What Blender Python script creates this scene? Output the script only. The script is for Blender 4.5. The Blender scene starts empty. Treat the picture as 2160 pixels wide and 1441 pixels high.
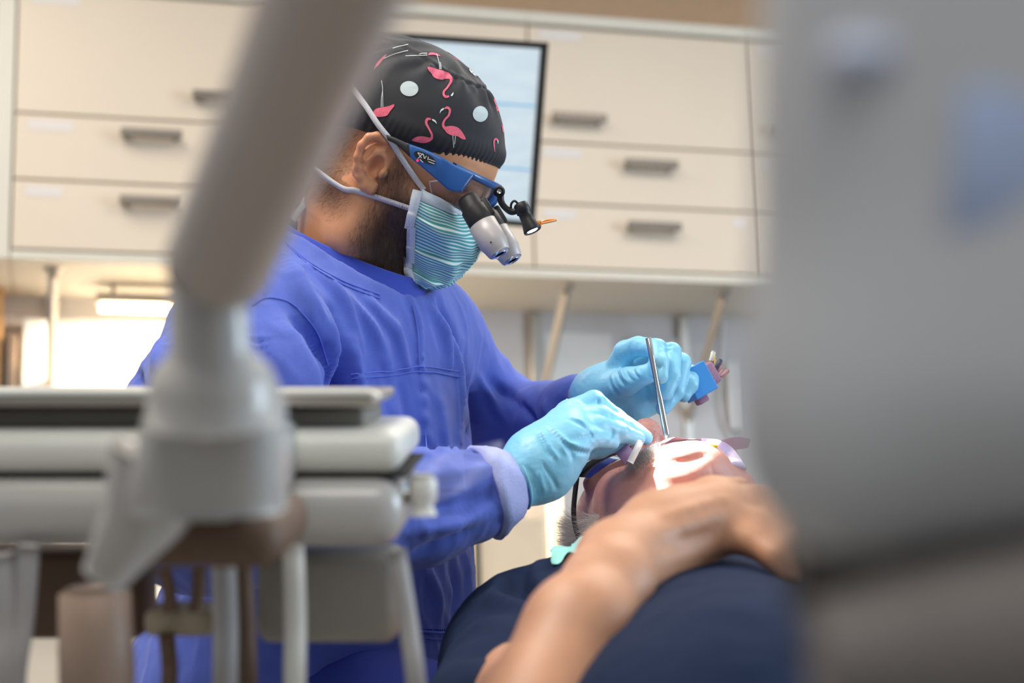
import bpy, bmesh, math, random
import numpy as np
from mathutils import Vector, Matrix
from mathutils.bvhtree import BVHTree
random.seed(7); RNG = np.random.default_rng(7)
SC = bpy.context.scene
COL = SC.collection

# ------------------------------------------------------------------ camera
W, H, FPX = 2160.0, 1441.0, 3600.0
PITCH, ROLL, YAW = math.radians(11.36), math.radians(-1.69), math.radians(15.22)
CAM = np.array([0.0, 0.0, 0.70])
cf = np.array([0, math.cos(PITCH), math.sin(PITCH)]); _r0 = np.array([1.0, 0, 0]); _u0 = np.cross(_r0, cf)
cR = math.cos(ROLL) * _r0 + math.sin(ROLL) * _u0; cU = np.cross(cR, cf)
MC = np.stack([cR, cf, cU], 1)              # camera frame (right, forward, up) -> world
cd = bpy.data.cameras.new('camera'); cam = bpy.data.objects.new('camera', cd); COL.objects.link(cam)
cd.sensor_width = 36.0; cd.lens = FPX / W * 36.0; cd.clip_start = 0.02
mw = Matrix.Identity(4)
for i in range(3):
    mw[i][0] = cR[i]; mw[i][1] = cU[i]; mw[i][2] = -cf[i]; mw[i][3] = CAM[i]
cam.matrix_world = mw
cd.dof.use_dof = True; cd.dof.focus_distance = 1.61; cd.dof.aperture_fstop = 60.0 / 13.5
SC.camera = cam
# ------------------------------------------------------------------ world, lights, exposure
SC.view_settings.view_transform = 'Standard'; SC.view_settings.look = 'None'
SC.view_settings.gamma = 1.0; SC.view_settings.use_curve_mapping = False
SC.view_settings.exposure = 0.12
wd = bpy.data.worlds.new('world'); SC.world = wd; wd.use_nodes = True
wd.node_tree.nodes['Background'].inputs[0].default_value = (0.80, 0.90, 1.0, 1)
wd.node_tree.nodes['Background'].inputs[1].default_value = 0.30
def area(name, loc, target, sx, sy, power, col):
    l = bpy.data.lights.new(name, 'AREA'); l.shape = 'RECTANGLE'; l.size = sx; l.size_y = sy
    l.energy = power; l.color = col
    o = bpy.data.objects.new(name, l); COL.objects.link(o); o.location = loc
    o.rotation_euler = (Vector(target) - Vector(loc)).to_track_quat('-Z', 'Y').to_euler()
    return o
area('ceiling_or_fill_light', (-0.7, 1.0, 2.68), (-0.5, 1.2, 0), 0.9, 0.9, 40, (1.0, 0.94, 0.86))
area('ceiling_or_fill_light', (0.9, 2.6, 2.68), (0.9, 2.6, 0), 1.2, 0.9, 23, (1.0, 0.91, 0.80))
area('ceiling_or_fill_light', (-1.3, 2.7, 2.68), (-1.3, 2.8, 0), 1.2, 0.9, 15, (1.0, 0.90, 0.78))
area('ceiling_or_fill_light', (0.2, -1.1, 2.68), (0.2, -0.9, 0), 1.2, 1.2, 30, (1.0, 0.95, 0.88))  # fill light added behind the camera to brighten the near lamp head
WINC = (3.98, 1.55, 1.55)                            # daylight comes through the window in the right wall
area('window_daylight', WINC, (0, 1.2, 0.95), 2.0, 1.5, 95, (0.70, 0.85, 1.0))

# ------------------------------------------------------------------ materials
def lin(c):
    return tuple(((v / 255.0) / 12.92 if v / 255.0 <= 0.04045 else ((v / 255.0 + 0.055) / 1.055) ** 2.4) for v in c)
MATS = {}
def mat(name, rgb, rough=0.5, metal=0.0, var=0.06, scale=30.0, bump=0.0, bscale=200.0, spec=0.5, sub=0.0, attr=None,
        emit=None, estr=0.0, alpha=1.0, trans=0.0, sheen=0.0, coat=0.0, subcol=None, stretch=None):
    if name in MATS: return MATS[name]
    m = bpy.data.materials.new(name); m.use_nodes = True; nt = m.node_tree; N = nt.nodes; L = nt.links
    b = N['Principled BSDF']; c = lin(rgb)
    tc = N.new('ShaderNodeTexCoord'); src = tc.outputs['Object']
    if stretch:
        mp = N.new('ShaderNodeMapping'); mp.inputs['Scale'].default_value = stretch; L.new(src, mp.inputs[0]); src = mp.outputs[0]
    nz = N.new('ShaderNodeTexNoise'); nz.inputs['Scale'].default_value = scale; nz.inputs['Detail'].default_value = 4
    L.new(src, nz.inputs['Vector'])
    mr = N.new('ShaderNodeMapRange'); mr.inputs[3].default_value = 1 - var; mr.inputs[4].default_value = 1 + var
    L.new(nz.outputs[0], mr.inputs[0])
    mx = N.new('ShaderNodeMix'); mx.data_type = 'RGBA'; mx.blend_type = 'MULTIPLY'; mx.inputs[0].default_value = 1.0
    if attr:
        at = N.new('ShaderNodeAttribute'); at.attribute_name = attr; L.new(at.outputs['Color'], mx.inputs[6])
    else:
        mx.inputs[6].default_value = (*c, 1)
    L.new(mr.outputs[0], mx.inputs[7]); L.new(mx.outputs[2], b.inputs['Base Color'])
    b.inputs['Roughness'].default_value = rough; b.inputs['Metallic'].default_value = metal
    b.inputs['Specular IOR Level'].default_value = spec
    if sub: 
        b.inputs['Subsurface Weight'].default_value = sub; b.inputs['Subsurface Radius'].default_value = subcol or (1.0, 0.35, 0.2)
        b.inputs['Subsurface Scale'].default_value = 0.006
    if sheen: b.inputs['Sheen Weight'].default_value = sheen
    if coat: b.inputs['Coat Weight'].default_value = coat; b.inputs['Coat Roughness'].default_value = 0.15
    if emit: b.inputs['Emission Color'].default_value = (*lin(emit), 1); b.inputs['Emission Strength'].default_value = estr
    if trans: b.inputs['Transmission Weight'].default_value = trans
    if alpha < 1: b.inputs['Alpha'].default_value = alpha
    if bump:
        n2 = N.new('ShaderNodeTexNoise'); n2.inputs['Scale'].default_value = bscale; n2.inputs['Detail'].default_value = 5
        L.new(src, n2.inputs['Vector'])
        bp = N.new('ShaderNodeBump'); bp.inputs['Strength'].default_value = bump; bp.inputs['Distance'].default_value = 0.002
        L.new(n2.outputs[0], bp.inputs['Height']); L.new(bp.outputs[0], b.inputs['Normal'])
    MATS[name] = m
    return m
def glass(name, rgb, a, rough=0.03):
    if name in MATS: return MATS[name]
    m = bpy.data.materials.new(name); m.use_nodes = True; nt = m.node_tree; N = nt.nodes; L = nt.links
    for n in list(N):
        if n.type == 'BSDF_PRINCIPLED': N.remove(n)
    out = [n for n in N if n.type == 'OUTPUT_MATERIAL'][0]
    t = N.new('ShaderNodeBsdfTransparent'); t.inputs[0].default_value = (*lin(rgb), 1)
    g = N.new('ShaderNodeBsdfGlossy'); g.inputs['Roughness'].default_value = rough
    d = N.new('ShaderNodeBsdfDiffuse'); d.inputs[0].default_value = (*lin(rgb), 1)
    lw = N.new('ShaderNodeLayerWeight'); lw.inputs[0].default_value = 0.25
    nz = N.new('ShaderNodeTexNoise'); nz.inputs['Scale'].default_value = 40
    mr = N.new('ShaderNodeMapRange'); mr.inputs[3].default_value = a * 0.8; mr.inputs[4].default_value = a * 1.2
    L.new(nz.outputs[0], mr.inputs[0])
    m1 = N.new('ShaderNodeMixShader'); m2 = N.new('ShaderNodeMixShader')
    L.new(mr.outputs[0], m1.inputs[0]); L.new(t.outputs[0], m1.inputs[1]); L.new(d.outputs[0], m1.inputs[2])
    L.new(lw.outputs['Fresnel'], m2.inputs[0]); L.new(m1.outputs[0], m2.inputs[1]); L.new(g.outputs[0], m2.inputs[2])
    L.new(m2.outputs[0], out.inputs[0]); MATS[name] = m
    return m
def stripe_mat(name, a, bcol, attr='UVMap', count=33.0, duty=0.42, axis=1, wob=0.0):
    m = mat(name, a, 0.75, bump=0.15, bscale=900); nt = m.node_tree; N = nt.nodes; L = nt.links
    b = N['Principled BSDF']
    uv = N.new('ShaderNodeUVMap'); uv.uv_map = 'UVMap'
    sp = N.new('ShaderNodeSeparateXYZ'); L.new(uv.outputs[0], sp.inputs[0])
    mu = N.new('ShaderNodeMath'); mu.operation = 'MULTIPLY'; mu.inputs[1].default_value = count; L.new(sp.outputs[axis], mu.inputs[0])
    fr = N.new('ShaderNodeMath'); fr.operation = 'FRACT'; L.new(mu.outputs[0], fr.inputs[0])
    lt = N.new('ShaderNodeMath'); lt.operation = 'LESS_THAN'; lt.inputs[1].default_value = duty; L.new(fr.outputs[0], lt.inputs[0])
    mx = N.new('ShaderNodeMix'); mx.data_type = 'RGBA'; mx.inputs[6].default_value = (*lin(a), 1); mx.inputs[7].default_value = (*lin(bcol), 1)
    L.new(lt.outputs[0], mx.inputs[0]); L.new(mx.outputs[2], b.inputs['Base Color'])
    return m

# ------------------------------------------------------------------ geometry helpers (all work in world metres)
def C(px, py, d):                                  # a point of the camera frame from its direction and distance
    return np.array([(px - W / 2) / FPX * d, d, (H / 2 - py) / FPX * d])
def cw(P): return np.asarray(P, float) @ MC.T + CAM     # camera frame -> world
def P(px, py, d): return cw(C(px, py, d))
def pxof(V):                                       # camera frame -> direction coordinates
    V = np.asarray(V, float); return np.stack([V[:, 0] / V[:, 1] * FPX + W / 2, H / 2 - V[:, 2] / V[:, 1] * FPX], 1)
WLOC = {}
def finish(o, name, verts, parent, origin, label=None, cat=None, group=None, kind=None):
    WLOC[o] = np.array(origin, float)
    o.location = origin
    if parent is not None:
        o.parent = parent; o.location = Vector(origin) - Vector(WLOC[parent])
    if label: o['label'] = label
    if cat: o['category'] = cat
    if group: o['group'] = group
    if kind: o['kind'] = kind
    return o
def link(name, verts, faces, m, parent=None, smooth=True, label=None, cat=None, group=None, kind=None, uv=None, cols=None):
    V = np.asarray(verts, float)
    org = np.array([(V[:, 0].min() + V[:, 0].max()) / 2, (V[:, 1].min() + V[:, 1].max()) / 2, V[:, 2].min()])
    me = bpy.data.meshes.new(name)
    me.from_pydata((V - org).tolist(), [], [list(map(int, f)) for f in faces] if not isinstance(faces, np.ndarray) else faces.tolist())
    me.materials.append(m)
    if smooth: me.polygons.foreach_set('use_smooth', np.ones(len(me.polygons), bool))
    if uv is not None:
        ul = me.uv_layers.new(name='UVMap'); li = np.zeros(len(me.loops), int); me.loops.foreach_get('vertex_index', li)
        ul.data.foreach_set('uv', np.asarray(uv, np.float32)[li].ravel())
    if cols is not None:
        at = me.color_attributes.new('Col', 'FLOAT_COLOR', 'POINT')
        at.data.foreach_set('color', np.concatenate([np.asarray(cols, np.float32), np.ones((len(V), 1), np.float32)], 1).ravel())
    me.update()
    o = bpy.data.objects.new(name, me); COL.objects.link(o)
    return finish(o, name, V, parent, org, label, cat, group, kind)
def thing(name, loc, label, cat, group=None):
    o = bpy.data.objects.new(name, None); COL.objects.link(o); o.empty_display_size = 0.05
    return finish(o, name, None, None, np.array(loc, float), label, cat, group)
class MB:                                          # collects shapes into ONE mesh
    def __init__(s): s.v = []; s.f = []; s.n = 0
    def add(s, V, F):
        V = np.asarray(V, float); s.v.append(V); s.f += [[int(i) + s.n for i in f] for f in F]; s.n += len(V); return s
    def build(s, name, m, parent=None, **k): return link(name, np.concatenate(s.v), s.f, m, parent, **k)
def grid_faces(nu, nv, cu=False, cv=False, off=0):
    F = []
    for i in range(nu if cu else nu - 1):
        for j in range(nv if cv else nv - 1):
            a = i * nv + j; b = ((i + 1) % nu) * nv + j; c = ((i + 1) % nu) * nv + (j + 1) % nv; d = i * nv + (j + 1) % nv
            F.append([a + off, b + off, c + off, d + off])
    return F
def smooth_path(pts, n=40):
    pts = np.asarray(pts, float)
    if len(pts) < 3: t = np.linspace(0, 1, n)[:, None]; return pts[0] * (1 - t) + pts[-1] * t
    ext = np.vstack([2 * pts[0] - pts[1], pts, 2 * pts[-1] - pts[-2]]); out = []; m = len(pts) - 1
    for q in np.linspace(0, m, n):
        i = min(int(q), m - 1); t = q - i; p0, p1, p2, p3 = ext[i:i + 4]
        out.append(0.5 * (2 * p1 + (p2 - p0) * t + (2 * p0 - 5 * p1 + 4 * p2 - p3) * t * t + (3 * p1 - p0 - 3 * p2 + p3) * t ** 3))
    return np.array(out)
def frames(path):
    T = np.gradient(path, axis=0); T /= np.linalg.norm(T, axis=1)[:, None] + 1e-12
    a = np.array([0, 0, 1.0]) if abs(T[0][2]) < 0.9 else np.array([1.0, 0, 0])
    n = np.cross(T[0], a); n /= np.linalg.norm(n); A = []; B = []
    for t in T:
        n = n - t * (n @ t); n /= np.linalg.norm(n) + 1e-12; A.append(n); B.append(np.cross(t, n))
    return T, np.array(A), np.array(B)
def tube(path, r, seg=16, caps=True, sq=1.0):
    path = np.asarray(path, float); n = len(path); T, A, B = frames(path)
    r = np.interp(np.linspace(0, 1, n), np.linspace(0, 1, len(r)), r) if np.ndim(r) else np.full(n, r)
    an = np.linspace(0, 2 * math.pi, seg, endpoint=False)
    V = (path[:, None] + r[:, None, None] * (np.cos(an)[None, :, None] * A[:, None] + sq * np.sin(an)[None, :, None] * B[:, None])).reshape(-1, 3)
    F = grid_faces(n, seg, False, True)
    if caps: F += [list(range(seg))[::-1], [(n - 1) * seg + k for k in range(seg)]]
    return V, F
def lathe(a, b, prof, seg=28):                     # prof: (t along a->b in metres, radius)
    a = np.asarray(a, float); b = np.asarray(b, float); ax = (b - a) / np.linalg.norm(b - a)
    q = np.array([0, 0, 1.0]) if abs(ax[2]) < 0.9 else np.array([1.0, 0, 0]); n = np.cross(ax, q); n /= np.linalg.norm(n); m = np.cross(ax, n)
    an = np.linspace(0, 2 * math.pi, seg, endpoint=False)
    V = np.concatenate([a + ax * t + r * (np.cos(an)[:, None] * n + np.sin(an)[:, None] * m) for t, r in prof])
    F = grid_faces(len(prof), seg, False, True); F += [list(range(seg))[::-1], [(len(prof) - 1) * seg + k for k in range(seg)]]
    return V, F
def bevel_box(half, bev=0.004, seg=2):
    bm = bmesh.new(); bmesh.ops.create_cube(bm, size=2.0)
    for v in bm.verts: v.co = Vector((v.co.x * half[0], v.co.y * half[1], v.co.z * half[2]))
    if bev > 0: bmesh.ops.bevel(bm, geom=bm.edges[:], offset=min(bev, min(half) * 0.98), segments=seg, profile=0.5, affect='EDGES')
    bm.verts.index_update(); V = np.array([v.co[:] for v in bm.verts]); F = [[v.index for v in f.verts] for f in bm.faces]; bm.free()
    return V, F
def obox(c, ax, half, bev=0.004, seg=2):           # oriented box: centre, 3 axis rows, half sizes
    V, F = bevel_box(half, bev, seg); return V @ np.asarray(ax, float) + np.asarray(c, float), F
EYE = np.eye(3)
def norm(v): v = np.asarray(v, float); return v / np.linalg.norm(v)
def axes_from(x, z):
    x = norm(x); y = norm(np.cross(z, x)); z = np.cross(x, y); return np.stack([x, y, z])

# ---- smooth blended volumes -> mesh
class Field:
    def __init__(s, lo, hi, h):
        s.h = h; s.ax = [np.arange(lo[i], hi[i] + h, h, dtype=np.float32) for i in range(3)]
        s.D = np.full([len(a) for a in s.ax], 1.0, np.float32)
    def loc(s, lo, hi):
        sl = []
        for i in range(3):
            a = s.ax[i]; i0 = int(np.searchsorted(a, lo[i])); i1 = int(np.searchsorted(a, hi[i])); sl.append(slice(i0, max(i1, i0)))
        sl = tuple(sl)
        X = s.ax[0][sl[0]][:, None, None]; Y = s.ax[1][sl[1]][None, :, None]; Z = s.ax[2][sl[2]][None, None, :]
        return sl, X, Y, Z
    def comb(s, sl, d, k, op):
        A = s.D[sl]
        if A.size == 0: return
        if op == 'add':
            h = np.maximum(k - np.abs(A - d), 0) / k; s.D[sl] = np.minimum(A, d) - h * h * k * 0.25
        else:
            d = -d; h = np.maximum(k - np.abs(A - d), 0) / k; s.D[sl] = np.maximum(A, d) + h * h * k * 0.25
    def cone(s, a, b, ra, rb, k=0.01, op='add'):
        a = np.asarray(a, np.float32); b = np.asarray(b, np.float32); m = k * 1.3 + 3 * s.h; R = max(ra, rb) + m
        sl, X, Y, Z = s.loc(np.minimum(a, b) - R, np.maximum(a, b) + R)
        ba = b - a; L2 = float(ba @ ba) + 1e-12
        t = np.clip(((X - a[0]) * ba[0] + (Y - a[1]) * ba[1] + (Z - a[2]) * ba[2]) / L2, 0, 1)
        d = np.sqrt((X - a[0] - t * ba[0]) ** 2 + (Y - a[1] - t * ba[1]) ** 2 + (Z - a[2] - t * ba[2]) ** 2) - (ra + (rb - ra) * t)
        s.comb(sl, d.astype(np.float32), k, op); return s
    def chain(s, pts, rs, k=0.006, op='add'):
        for i in range(len(pts) - 1): s.cone(pts[i], pts[i + 1], rs[i], rs[i + 1], k, op)
        return s
    def ell(s, c, r, ax=None, k=0.01, op='add'):
        c = np.asarray(c, np.float32); r = np.asarray(r, np.float32); R = float(r.max()) + k * 1.3 + 3 * s.h
        sl, X, Y, Z = s.loc(c - R, c + R); x, y, z = X - c[0], Y - c[1], Z - c[2]
        if ax is not None:
            ax = np.asarray(ax, np.float32)
            x, y, z = [ax[i][0] * x + ax[i][1] * y + ax[i][2] * z for i in range(3)]
        k0 = np.sqrt((x / r[0]) ** 2 + (y / r[1]) ** 2 + (z / r[2]) ** 2)
        k1 = np.sqrt((x / r[0] ** 2) ** 2 + (y / r[1] ** 2) ** 2 + (z / r[2] ** 2) ** 2) + 1e-9
        s.comb(sl, (k0 * (k0 - 1) / k1).astype(np.float32), k, op); return s
    def mesh(s):
        D = s.D; S = D < 0; nx, ny, nz = D.shape
        c = np.zeros((nx - 1, ny - 1, nz - 1), np.int8)
        for i in (0, 1):
            for j in (0, 1):
                for k in (0, 1): c += S[i:nx - 1 + i, j:ny - 1 + j, k:nz - 1 + k]
        ci = np.argwhere((c > 0) & (c < 8)); I, J, K = ci.T; n = len(ci)
        acc = np.zeros((n, 3)); cnt = np.zeros(n)
        for axis in range(3):
            for u in (0, 1):
                for v in (0, 1):
                    o = [0, 0, 0]; oth = [q for q in range(3) if q != axis]; o[oth[0]] = u; o[oth[1]] = v
                    a = D[I + o[0], J + o[1], K + o[2]]; o2 = list(o); o2[axis] = 1; b = D[I + o2[0], J + o2[1], K + o2[2]]
                    m = (a < 0) != (b < 0); t = np.where(m, a / np.where(np.abs(a - b) < 1e-12, 1e-12, a - b), 0)
                    p = np.tile(np.array(o, float), (n, 1)); p[:, axis] = t
                    acc[m] += p[m]; cnt[m] += 1
        lo = np.array([a[0] for a in s.ax]); V = lo + (ci + acc / cnt[:, None]) * s.h
        idx = np.full(c.shape, -1, np.int32); idx[I, J, K] = np.arange(n); Fs = []
        for axis in range(3):
            sa = [slice(None)] * 3; sb = [slice(None)] * 3; sa[axis] = slice(0, -1); sb[axis] = slice(1, None)
            A = S[tuple(sa)]; B = S[tuple(sb)]; e = np.argwhere(A != B); fl = A[tuple(e.T)]
            o1, o2 = [(1, 2), (2, 0), (0, 1)][axis]
            ok = (e[:, o1] > 0) & (e[:, o2] > 0) & (e[:, o1] < D.shape[o1] - 1) & (e[:, o2] < D.shape[o2] - 1); e = e[ok]; fl = fl[ok]
            q = []
            for du, dv in ((1, 1), (0, 1), (0, 0), (1, 0)):
                g = e.copy(); g[:, o1] -= du; g[:, o2] -= dv; q.append(idx[g[:, 0], g[:, 1], g[:, 2]])
            q = np.stack(q, 1); q[~fl] = q[~fl][:, ::-1]; Fs.append(q)
        Fq = np.concatenate(Fs); Fq = Fq[(Fq >= 0).all(1)]
        return V, Fq
def relax(V, Fq, it=2, w=0.5):
    e = np.concatenate([Fq[:, [0, 1]], Fq[:, [1, 2]], Fq[:, [2, 3]], Fq[:, [3, 0]]])
    for _ in range(it):
        acc = np.zeros_like(V); cnt = np.zeros(len(V))
        for a, b in ((0, 1), (1, 0)):
            for q in range(3): acc[:, q] += np.bincount(e[:, a], V[e[:, b], q], len(V))
            cnt += np.bincount(e[:, a], minlength=len(V))
        V = V * (1 - w) + w * acc / np.maximum(cnt, 1)[:, None]
    return V
def normals(V, Fq):
    Fq = np.asarray(Fq); n = np.cross(V[Fq[:, 2]] - V[Fq[:, 0]], V[Fq[:, 3]] - V[Fq[:, 1]]); out = np.zeros_like(V)
    for k in range(4):
        for q in range(3): out[:, q] += np.bincount(Fq[:, k], n[:, q], len(V))
    return out / (np.linalg.norm(out, axis=1)[:, None] + 1e-12)
class Surf:                                        # where things lie on a built surface (camera frame mesh)
    def __init__(s, V, Fq): s.t = BVHTree.FromPolygons([tuple(v) for v in V.tolist()], [tuple(f) for f in np.asarray(Fq).tolist()])
    def hit(s, px, py, off=0.0, far=None):
        d = Vector(norm(C(px, py, 1.0))); loc, n, i, ds = s.t.ray_cast(Vector((0, 0, 0)), d)
        if loc is None:
            if far is None: return None
            loc, n, i, ds = s.t.find_nearest(Vector(C(px, py, far)))
        if n.dot(d) > 0: n = -n
        return np.array(loc) + np.array(n) * off
    def near(s, p, off=0.0):
        loc, n, i, ds = s.t.find_nearest(Vector(p)); return np.array(loc) + np.array(n) * off
    def path(s, pts, off=0.0, n=24, far=None):
        q = smooth_path([(a, b, 0) for a, b in pts], n); r = [s.hit(a, b, off, far) for a, b, _ in q]
        return np.array([x for x in r if x is not None])
def fold(V, N, path, width, amp, taper=True):      # raise (or sink) a soft ridge along a 3-D path
    if len(path) < 2: return V
    lo = path.min(0) - width * 3; hi = path.max(0) + width * 3
    m = np.where(((V > lo) & (V < hi)).all(1))[0]
    if not len(m): return V
    D2 = ((V[m][:, None] - path[None]) ** 2).sum(2); j = D2.argmin(1); d2 = D2[np.arange(len(m)), j]
    t = j / (len(path) - 1); a = np.sin(np.pi * np.clip(t * 0.94 + 0.03, 0, 1)) ** 0.6 if taper else 1.0
    V = V.copy(); V[m] += N[m] * (amp * a * np.exp(-d2 / width ** 2))[:, None]; return V
def in_poly(P2, poly):
    x, y = P2[:, 0], P2[:, 1]; r = np.zeros(len(P2), bool); n = len(poly)
    for i in range(n):
        x1, y1 = poly[i]; x2, y2 = poly[(i + 1) % n]
        c = ((y1 > y) != (y2 > y)) & (x < (x2 - x1) * (y - y1) / ((y2 - y1) if y2 != y1 else 1e-9) + x1); r ^= c
    return r
def dist_poly(P2, poly):
    d = np.full(len(P2), 1e9); n = len(poly); poly = np.asarray(poly, float)
    for i in range(n):
        a = poly[i]; b = poly[(i + 1) % n]; ba = b - a; t = np.clip(((P2 - a) @ ba) / (ba @ ba + 1e-12), 0, 1)
        d = np.minimum(d, np.linalg.norm(P2 - a - t[:, None] * ba, axis=1))
    return d
def soft_in(P2, poly, w):
    d = dist_poly(P2, poly); return np.clip(0.5 + np.where(in_poly(P2, poly), d, -d) / w * 0.5, 0, 1)
def strands(name, V, N, wgt, count, length, width, flow, m, parent, lift=0.5, jit=0.35, seed=1):
    g = np.random.default_rng(seed); pr = wgt / wgt.sum(); ix = g.choice(len(V), count, p=pr)
    base = V[ix] + g.normal(0, 0.0008, (count, 3)); n = N[ix]
    fl = np.asarray(flow, float); fl = fl if fl.ndim == 2 else np.tile(fl, (count, 1))
    dr = n * lift + fl + g.normal(0, jit, (count, 3)); dr /= np.linalg.norm(dr, axis=1)[:, None]
    ln = length * g.uniform(0.55, 1.2, count)[:, None]
    s = np.cross(dr, g.normal(0, 1, (count, 3))); s /= np.linalg.norm(s, axis=1)[:, None]; s *= width / 2
    mid = base + dr * ln * 0.55 + n * ln * 0.05; tip = base + dr * ln + fl * ln * 0.25
    VV = np.stack([base - s, base + s, mid + s * 0.7, mid - s * 0.7, tip], 1).reshape(-1, 3)
    k = np.arange(count) * 5
    F = np.stack([k, k + 1, k + 2, k + 3], 1).tolist() + np.stack([k + 3, k + 2, k + 4], 1).tolist()
    return link(name, cw(VV), F, m, parent, smooth=False, kind='stuff')
def decal(surf, poly, off, name, m, parent, cuts=3, back=None):
    bm = bmesh.new(); vs = [bm.verts.new((x, y, 0)) for x, y in poly]
    bm.faces.new(vs); bmesh.ops.triangulate(bm, faces=bm.faces[:])
    bmesh.ops.subdivide_edges(bm, edges=bm.edges[:], cuts=cuts, use_grid_fill=True)
    bm.verts.index_update(); pts = [v.co[:2] for v in bm.verts]; F = [[v.index for v in f.verts] for f in bm.faces]; bm.free()
    V = [surf.hit(a, b, off, far=1.65) for a, b in pts]
    return link(name, cw(np.array(V)), F, m, parent)
def stroke_poly(pts, ws, n=18):
    q = smooth_path([(a, b, 0) for a, b in pts], n)[:, :2]; w = np.interp(np.linspace(0, 1, n), np.linspace(0, 1, len(ws)), ws)
    t = np.gradient(q, axis=0); t /= np.linalg.norm(t, axis=1)[:, None] + 1e-9; nn = np.stack([-t[:, 1], t[:, 0]], 1)
    return q + nn * w[:, None] / 2, q - nn * w[:, None] / 2
def stroke(surf, pts, ws, off, name, m, parent, n=18, far=1.65):
    a, b = stroke_poly(pts, ws, n); V = []
    for i in range(n): V += [surf.hit(*a[i], off, far), surf.hit(*b[i], off, far)]
    return link(name, cw(np.array(V)), grid_faces(n, 2), m, parent)
def ribbon(path, wdir, w, thick=0.0006):           # flat band along a path, with thickness
    path = np.asarray(path, float); T = np.gradient(path, axis=0); T /= np.linalg.norm(T, axis=1)[:, None]
    wd_ = np.asarray(wdir, float); wd_ = wd_ if wd_.ndim == 2 else np.tile(wd_, (len(path), 1))
    wd_ = wd_ - T * (wd_ * T).sum(1)[:, None]; wd_ /= np.linalg.norm(wd_, axis=1)[:, None]; nn = np.cross(T, wd_)
    V = np.stack([path + wd_ * w / 2 + nn * thick, path - wd_ * w / 2 + nn * thick, path - wd_ * w / 2 - nn * thick, path + wd_ * w / 2 - nn * thick], 1).reshape(-1, 3)
    return V, grid_faces(len(path), 4, False, True) + [[0, 1, 2, 3][::-1], [len(V) - 4 + q for q in range(4)]]

# ================================================================== THE ROOM
hd = np.array([math.cos(YAW), math.sin(YAW), 0]); nw = np.array([math.sin(YAW), -math.cos(YAW), 0]); up = np.array([0, 0, 1.0])
P0 = P(1350, 330, 4.3); P0[2] = 0
WAX = np.stack([hd, nw, up])
def wl(u, o, z): return P0 + hd * u + nw * o + up * z      # wall frame: along, out towards the room, up
def uvw(px, py, o=0.0):
    d = cf + cR * (px - W / 2) / FPX + cU * (H / 2 - py) / FPX; q = P0 + nw * o; t = ((q - CAM) @ nw) / (d @ nw); p = CAM + t * d
    return (p - P0) @ hd, p[2]
def wbox(u0, u1, o0, o1, z0, z1, bev=0.002, seg=1):
    return obox(wl((u0 + u1) / 2, (o0 + o1) / 2, (z0 + z1) / 2), WAX, ((u1 - u0) / 2, (o1 - o0) / 2, (z1 - z0) / 2), bev, seg)
M_wall = mat('wall_paint', (214, 212, 214), 0.8, bump=0.1, bscale=120, var=0.03)
M_taupe = mat('wall_upper_paint', (208, 172, 138), 0.8, bump=0.1, bscale=120)
M_floor = mat('vinyl_floor', (112, 108, 104), 0.5, var=0.12, scale=12)
M_ceil = mat('ceiling_paint', (240, 238, 234), 0.9, bump=0.1)
M_front = mat('cabinet_front_laminate', (226, 211, 191), 0.45, var=0.02, scale=8)
M_carc = mat('cabinet_carcass', (222, 217, 203), 0.5, var=0.03)
M_steel = mat('brushed_steel', (188, 182, 174), 0.35, 0.9, stretch=(1, 30, 1), bump=0.05)
M_white = mat('white_plastic', (238, 238, 236), 0.4, var=0.02)
def sbox(name, V, F, m): return link(name, V, F, m, None, smooth=False, kind='structure')
BW = -0.38                                          # wall surface, behind the cabinet fronts
V, F = wbox(-4.2, 3.6, BW - 0.12, BW, 0, 2.36, 0); sbox('wall_back', V, F, M_wall)
V, F = wbox(-4.2, 3.6, BW - 0.12, BW, 2.36, 2.8, 0)
link('wall_back_upper', V, F, M_taupe, None, smooth=False, kind='structure')
V, F = wbox(-4.2, 3.6, BW - 0.12, 6.6, -0.06, 0, 0); sbox('floor', V, F, M_floor)
V, F = wbox(-4.2, 3.6, BW - 0.12, 6.6, 2.8, 2.86, 0); sbox('ceiling', V, F, M_ceil)
V, F = wbox(-4.32, -4.2, BW - 0.12, 6.6, 0, 2.8, 0); sbox('wall_left', V, F, M_wall)
_wu, _wo = (np.array(WINC[:2]) - P0[:2]) @ hd[:2], (np.array(WINC[:2]) - P0[:2]) @ nw[:2]
mb = MB(); XW = 3.6 if _wu < 3.5 else _wu + 0.05
for a in (wbox(XW, XW + 0.12, BW - 0.12, _wo - 1.05, 0, 2.8, 0), wbox(XW, XW + 0.12, _wo + 1.05, 6.6, 0, 2.8, 0), wbox(XW, XW + 0.12, _wo - 1.05, _wo + 1.05, 0, 0.78, 0), wbox(XW, XW + 0.12, _wo - 1.05, _wo + 1.05, 2.32, 2.8, 0)): mb.add(*a)
mb.build('wall_right', M_wall, None, smooth=False, kind='structure')
win = link('window_1', *wbox(XW + 0.05, XW + 0.06, _wo - 1.05, _wo + 1.05, 0.78, 2.32, 0), glass('window_glass', (226, 240, 250), 0.05), None, smooth=False, kind='structure')
for a in ((_wo - 1.05, _wo - 1.0, 0.78, 2.32), (_wo + 1.0, _wo + 1.05, 0.78, 2.32), (_wo - 0.025, _wo + 0.025, 0.78, 2.32), (_wo - 1.05, _wo + 1.05, 0.78, 0.84), (_wo - 1.05, _wo + 1.05, 2.26, 2.32)):
    V, F = wbox(XW + 0.03, XW + 0.08, a[0], a[1], a[2], a[3], 0.003); link('window_frame', V, F, M_white, win, smooth=False)

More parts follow.
